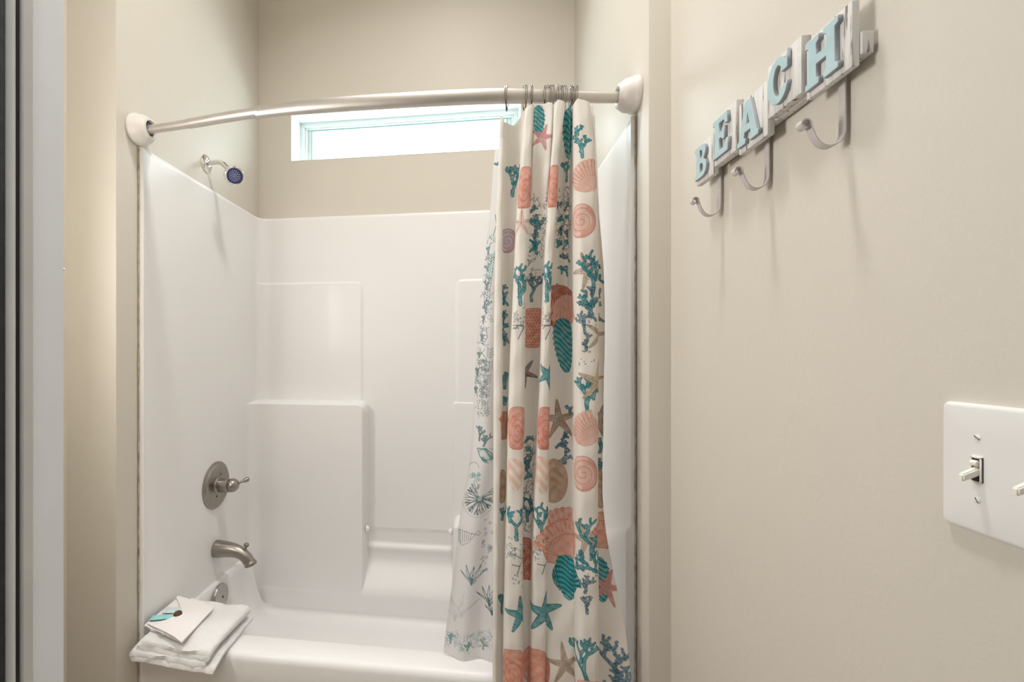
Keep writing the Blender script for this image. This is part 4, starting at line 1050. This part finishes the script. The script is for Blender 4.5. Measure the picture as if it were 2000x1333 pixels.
# ------------------------------------------------------------------ folded towel with washcloth and soaps on the tub rim
Z0 = 0.3875
tw = thing('folded_towel', (-0.91, 1.40, Z0), 'folded white terry bath towel lying on the front left corner of the tub rim', 'towel')
def towel_layer(path, corners, th, seed, droop=0.0, amp=0.0055, nv=34, name='towel_layer', m=TERRY, parent=None):
    """path: (u, h) profile across the fold direction; corners: front-left, front-right, back-right, back-left in plan"""
    fl_, fr_, br_, bl_ = [Vector((c_[0], c_[1], 0)) for c_ in corners]
    P = path; out = []; n = len(P)
    off = []
    for i in range(n):
        a = P[max(0, i - 1)]; b = P[min(n - 1, i + 1)]; t = Vector(((b[0] - a[0]) * 0.28, b[1] - a[1])); t.normalize() if t.length else None
        off.append((-t.y, t.x))
    loop = [(P[i][0] + off[i][0] * th / 2 / 0.28, P[i][1] + off[i][1] * th / 2) for i in range(n)]
    # round the far end
    loop += [(P[-1][0] + (0.25 * th / 0.28), P[-1][1])]
    loop += [(P[i][0] - off[i][0] * th / 2 / 0.28, P[i][1] - off[i][1] * th / 2) for i in range(n - 1, -1, -1)]
    loop += [(P[0][0] + (0.25 * th / 0.28), P[0][1])]
    bm = bmesh.new(); V = []
    for j in range(nv + 1):
        v = j / nv; ring_ = []
        for (u, h) in loop:
            a = fl_.lerp(fr_, u); b = bl_.lerp(br_, u); p = a.lerp(b, v)
            q = noise.noise(Vector((p.x * 14, p.y * 14, h * 30 + seed))) * amp + noise.noise(Vector((p.x * 60, p.y * 60, h * 90 + seed))) * amp * 0.4
            e = noise.noise(Vector((u * 9, h * 60, seed * 3.1))) * 0.006
            dr = max(0, 1.345 - p.y)
            ring_.append(bm.verts.new((p.x + q * 0.8, p.y + (e if j in (0, nv) else 0) + q * .3, max(Z0 + h + q - droop * dr * dr * 10, 0.3865 if p.y > 1.325 else 0))))
        V.append(ring_)
    n2 = len(V[0])
    for a, b in zip(V, V[1:]):
        for k in range(n2): bm.faces.new((a[k], a[(k + 1) % n2], b[(k + 1) % n2], b[k]))
    for e_, rv in ((V[0], 1), (V[-1], 0)):
        h = n2 // 2
        for k in range(h - 1):
            f = (e_[k], e_[k + 1], e_[n2 - 2 - k], e_[(n2 - 1 - k) % n2])
            try: bm.faces.new(f)
            except Exception: pass
    bmesh.ops.recalc_face_normals(bm, faces=bm.faces)
    o = obj(name, bm, m, parent, angle=75)
    return o
def fold(u0, u1, h0, h1, n=12, side=1, r=None):
    """half turn joining two layers"""
    hm, rr = (h0 + h1) / 2, abs(h1 - h0) / 2
    return [(u1 + side * math.sin(math.pi * k / n) * rr / 0.28, hm - math.cos(math.pi * k / n) * (h1 - h0) / 2) for k in range(n + 1)]
def run(a, b, h, n=14): return [(a + (b - a) * k / n, h) for k in range(n + 1)]
TH = 0.0145
cor1 = [(-1.056, 1.283), (-0.772, 1.268), (-0.775, 1.515), (-1.045, 1.53)]
path = run(1.0, 0.05, 0.0072)[:-1] + fold(0, 0.045, 0.0072, 0.0218, side=-1)[1:] + run(0.06, 0.90, 0.0218)[1:]
o1 = towel_layer(path, cor1, TH, 3, droop=0.3, name='lower_fold', parent=tw)
cor2 = [(-1.045, 1.288), (-0.778, 1.272), (-0.768, 1.50), (-1.035, 1.52)]
path = run(0.03, 0.90, 0.0350)[:-1] + fold(0, 0.925, 0.0350, 0.0478, side=1)[1:] + [(0.90 - 0.80 * k / 14, 0.0478 + 0.002 * math.sin(k)) for k in range(15)][1:]
o2 = towel_layer(path, cor2, 0.0145, 9, droop=0.3, name='upper_fold', parent=tw)

wc = thing('folded_washcloth', (-0.955, 1.38, Z0 + 0.0600), 'small white washcloth folded like a pocket, lying on top of the bath towel', 'washcloth')
cor3 = [(-1.045, 1.335), (-0.874, 1.272), (-0.885, 1.447), (-1.045, 1.495)]
path = run(0.0, 1.0, 0.0650)
towel_layer(path, cor3, 0.006, 15, name='back_layer', m=TERRY2, parent=wc, amp=0.002)
# upper sheet with a curved mouth along its left side that bulges over the soaps
def sheet(name, fn, nu, nv_, th, m, parent):
    bm = bmesh.new(); T = [[Vector(fn(i / nu, j / nv_)) for i in range(nu + 1)] for j in range(nv_ + 1)]
    a = grid(bm, T); b = grid(bm, [[p - Vector((0, 0, th)) for p in r] for r in T])
    def stitch(x, y):
        for k in range(len(x) - 1):
            bm.faces.new((x[k], x[k + 1], y[k + 1], y[k]))
    stitch(a[0], b[0]); stitch(a[-1], b[-1]); stitch([r[0] for r in a], [r[0] for r in b]); stitch([r[-1] for r in a], [r[-1] for r in b])
    bmesh.ops.recalc_face_normals(bm, faces=bm.faces)
    return obj(name, bm, m, parent, angle=70)
def pocket(u, v):
    fl_, fr_, br_, bl_ = [Vector((c_[0], c_[1], 0)) for c_ in [(-1.035, 1.335), (-0.872, 1.268), (-0.882, 1.452), (-1.045, 1.500)]]
    m_ = 0.42 * math.sin(math.pi * min(1, max(0, (v - 0.02) / 0.9))) ** 0.9      # curved mouth
    uu = m_ + (1 - m_) * u
    p = fl_.lerp(fr_, uu).lerp(bl_.lerp(br_, uu), v)
    h = 0.0730 + 0.006 * math.exp(-((uu - 0.5) / 0.3) ** 2 - ((v - 0.5) / 0.4) ** 2) - 0.004 * smoothstep(0.8, 1, uu) + 0.0015 * noise.noise(Vector((p.x * 25, p.y * 25, 4)))
    return (p.x, p.y, Z0 + h)
sheet('pocket_layer', pocket, 26, 30, 0.0035, TERRY2, wc)
def packet(x0, y0, dx, dy, w, h, zc, m, name, label, puff=0.004):
    o = thing(name, (x0, y0, zc), label, 'toiletry packet'); d = Vector((dx, dy, 0)).normalized(); e = Vector((-d.y, d.x, 0)); bm = bmesh.new()
    for s_ in (1, -1):
        grid(bm, [[Vector((x0, y0, zc)) + d * (i / 12 - .5) * w + e * (j / 8 - .5) * h + Vector((0, 0, s_ * (0.0006 + puff * (1 - (2 * i / 12 - 1) ** 4) * (1 - (2 * j / 8 - 1) ** 4)) + 0.0006 * math.sin(i * 2.1 + j))) for i in range(13)] for j in range(9)])
    bmesh.ops.remove_doubles(bm, verts=bm.verts, dist=0.0002); bmesh.ops.recalc_face_normals(bm, faces=bm.faces)
    obj('wrapper', bm, m, o); return o
packet(-1.003, 1.374, 1.0, 0.28, 0.085, 0.028, Z0 + 0.0730, TEALW, 'teal_soap_packet', 'small teal wrapped soap packet tucked in the washcloth pocket', 0.0025)
packet(-1.000, 1.408, 1.0, 0.10, 0.060, 0.034, Z0 + 0.0760, PALEW, 'pale_sachet', 'pale printed sachet tucked in the washcloth behind the teal packet', 0.002)
so_ = thing('round_brown_soap', (-0.957, 1.405, Z0 + 0.076), 'small round dark brown item beside the teal packet on the washcloth', 'soap')
bm = bmesh.new(); lathe(bm, (-0.966, 1.386, Z0 + 0.0735), (0.1, -0.25, 1), [(0, 0.0), (0, 0.010), (0.002, 0.0125), (0.006, 0.0135), (0.010, 0.0125), (0.0115, 0.0105), (0.0105, 0.009), (0.0105, 0.0)], 28)
obj('soap_disc', bm, BROWNB, so_)
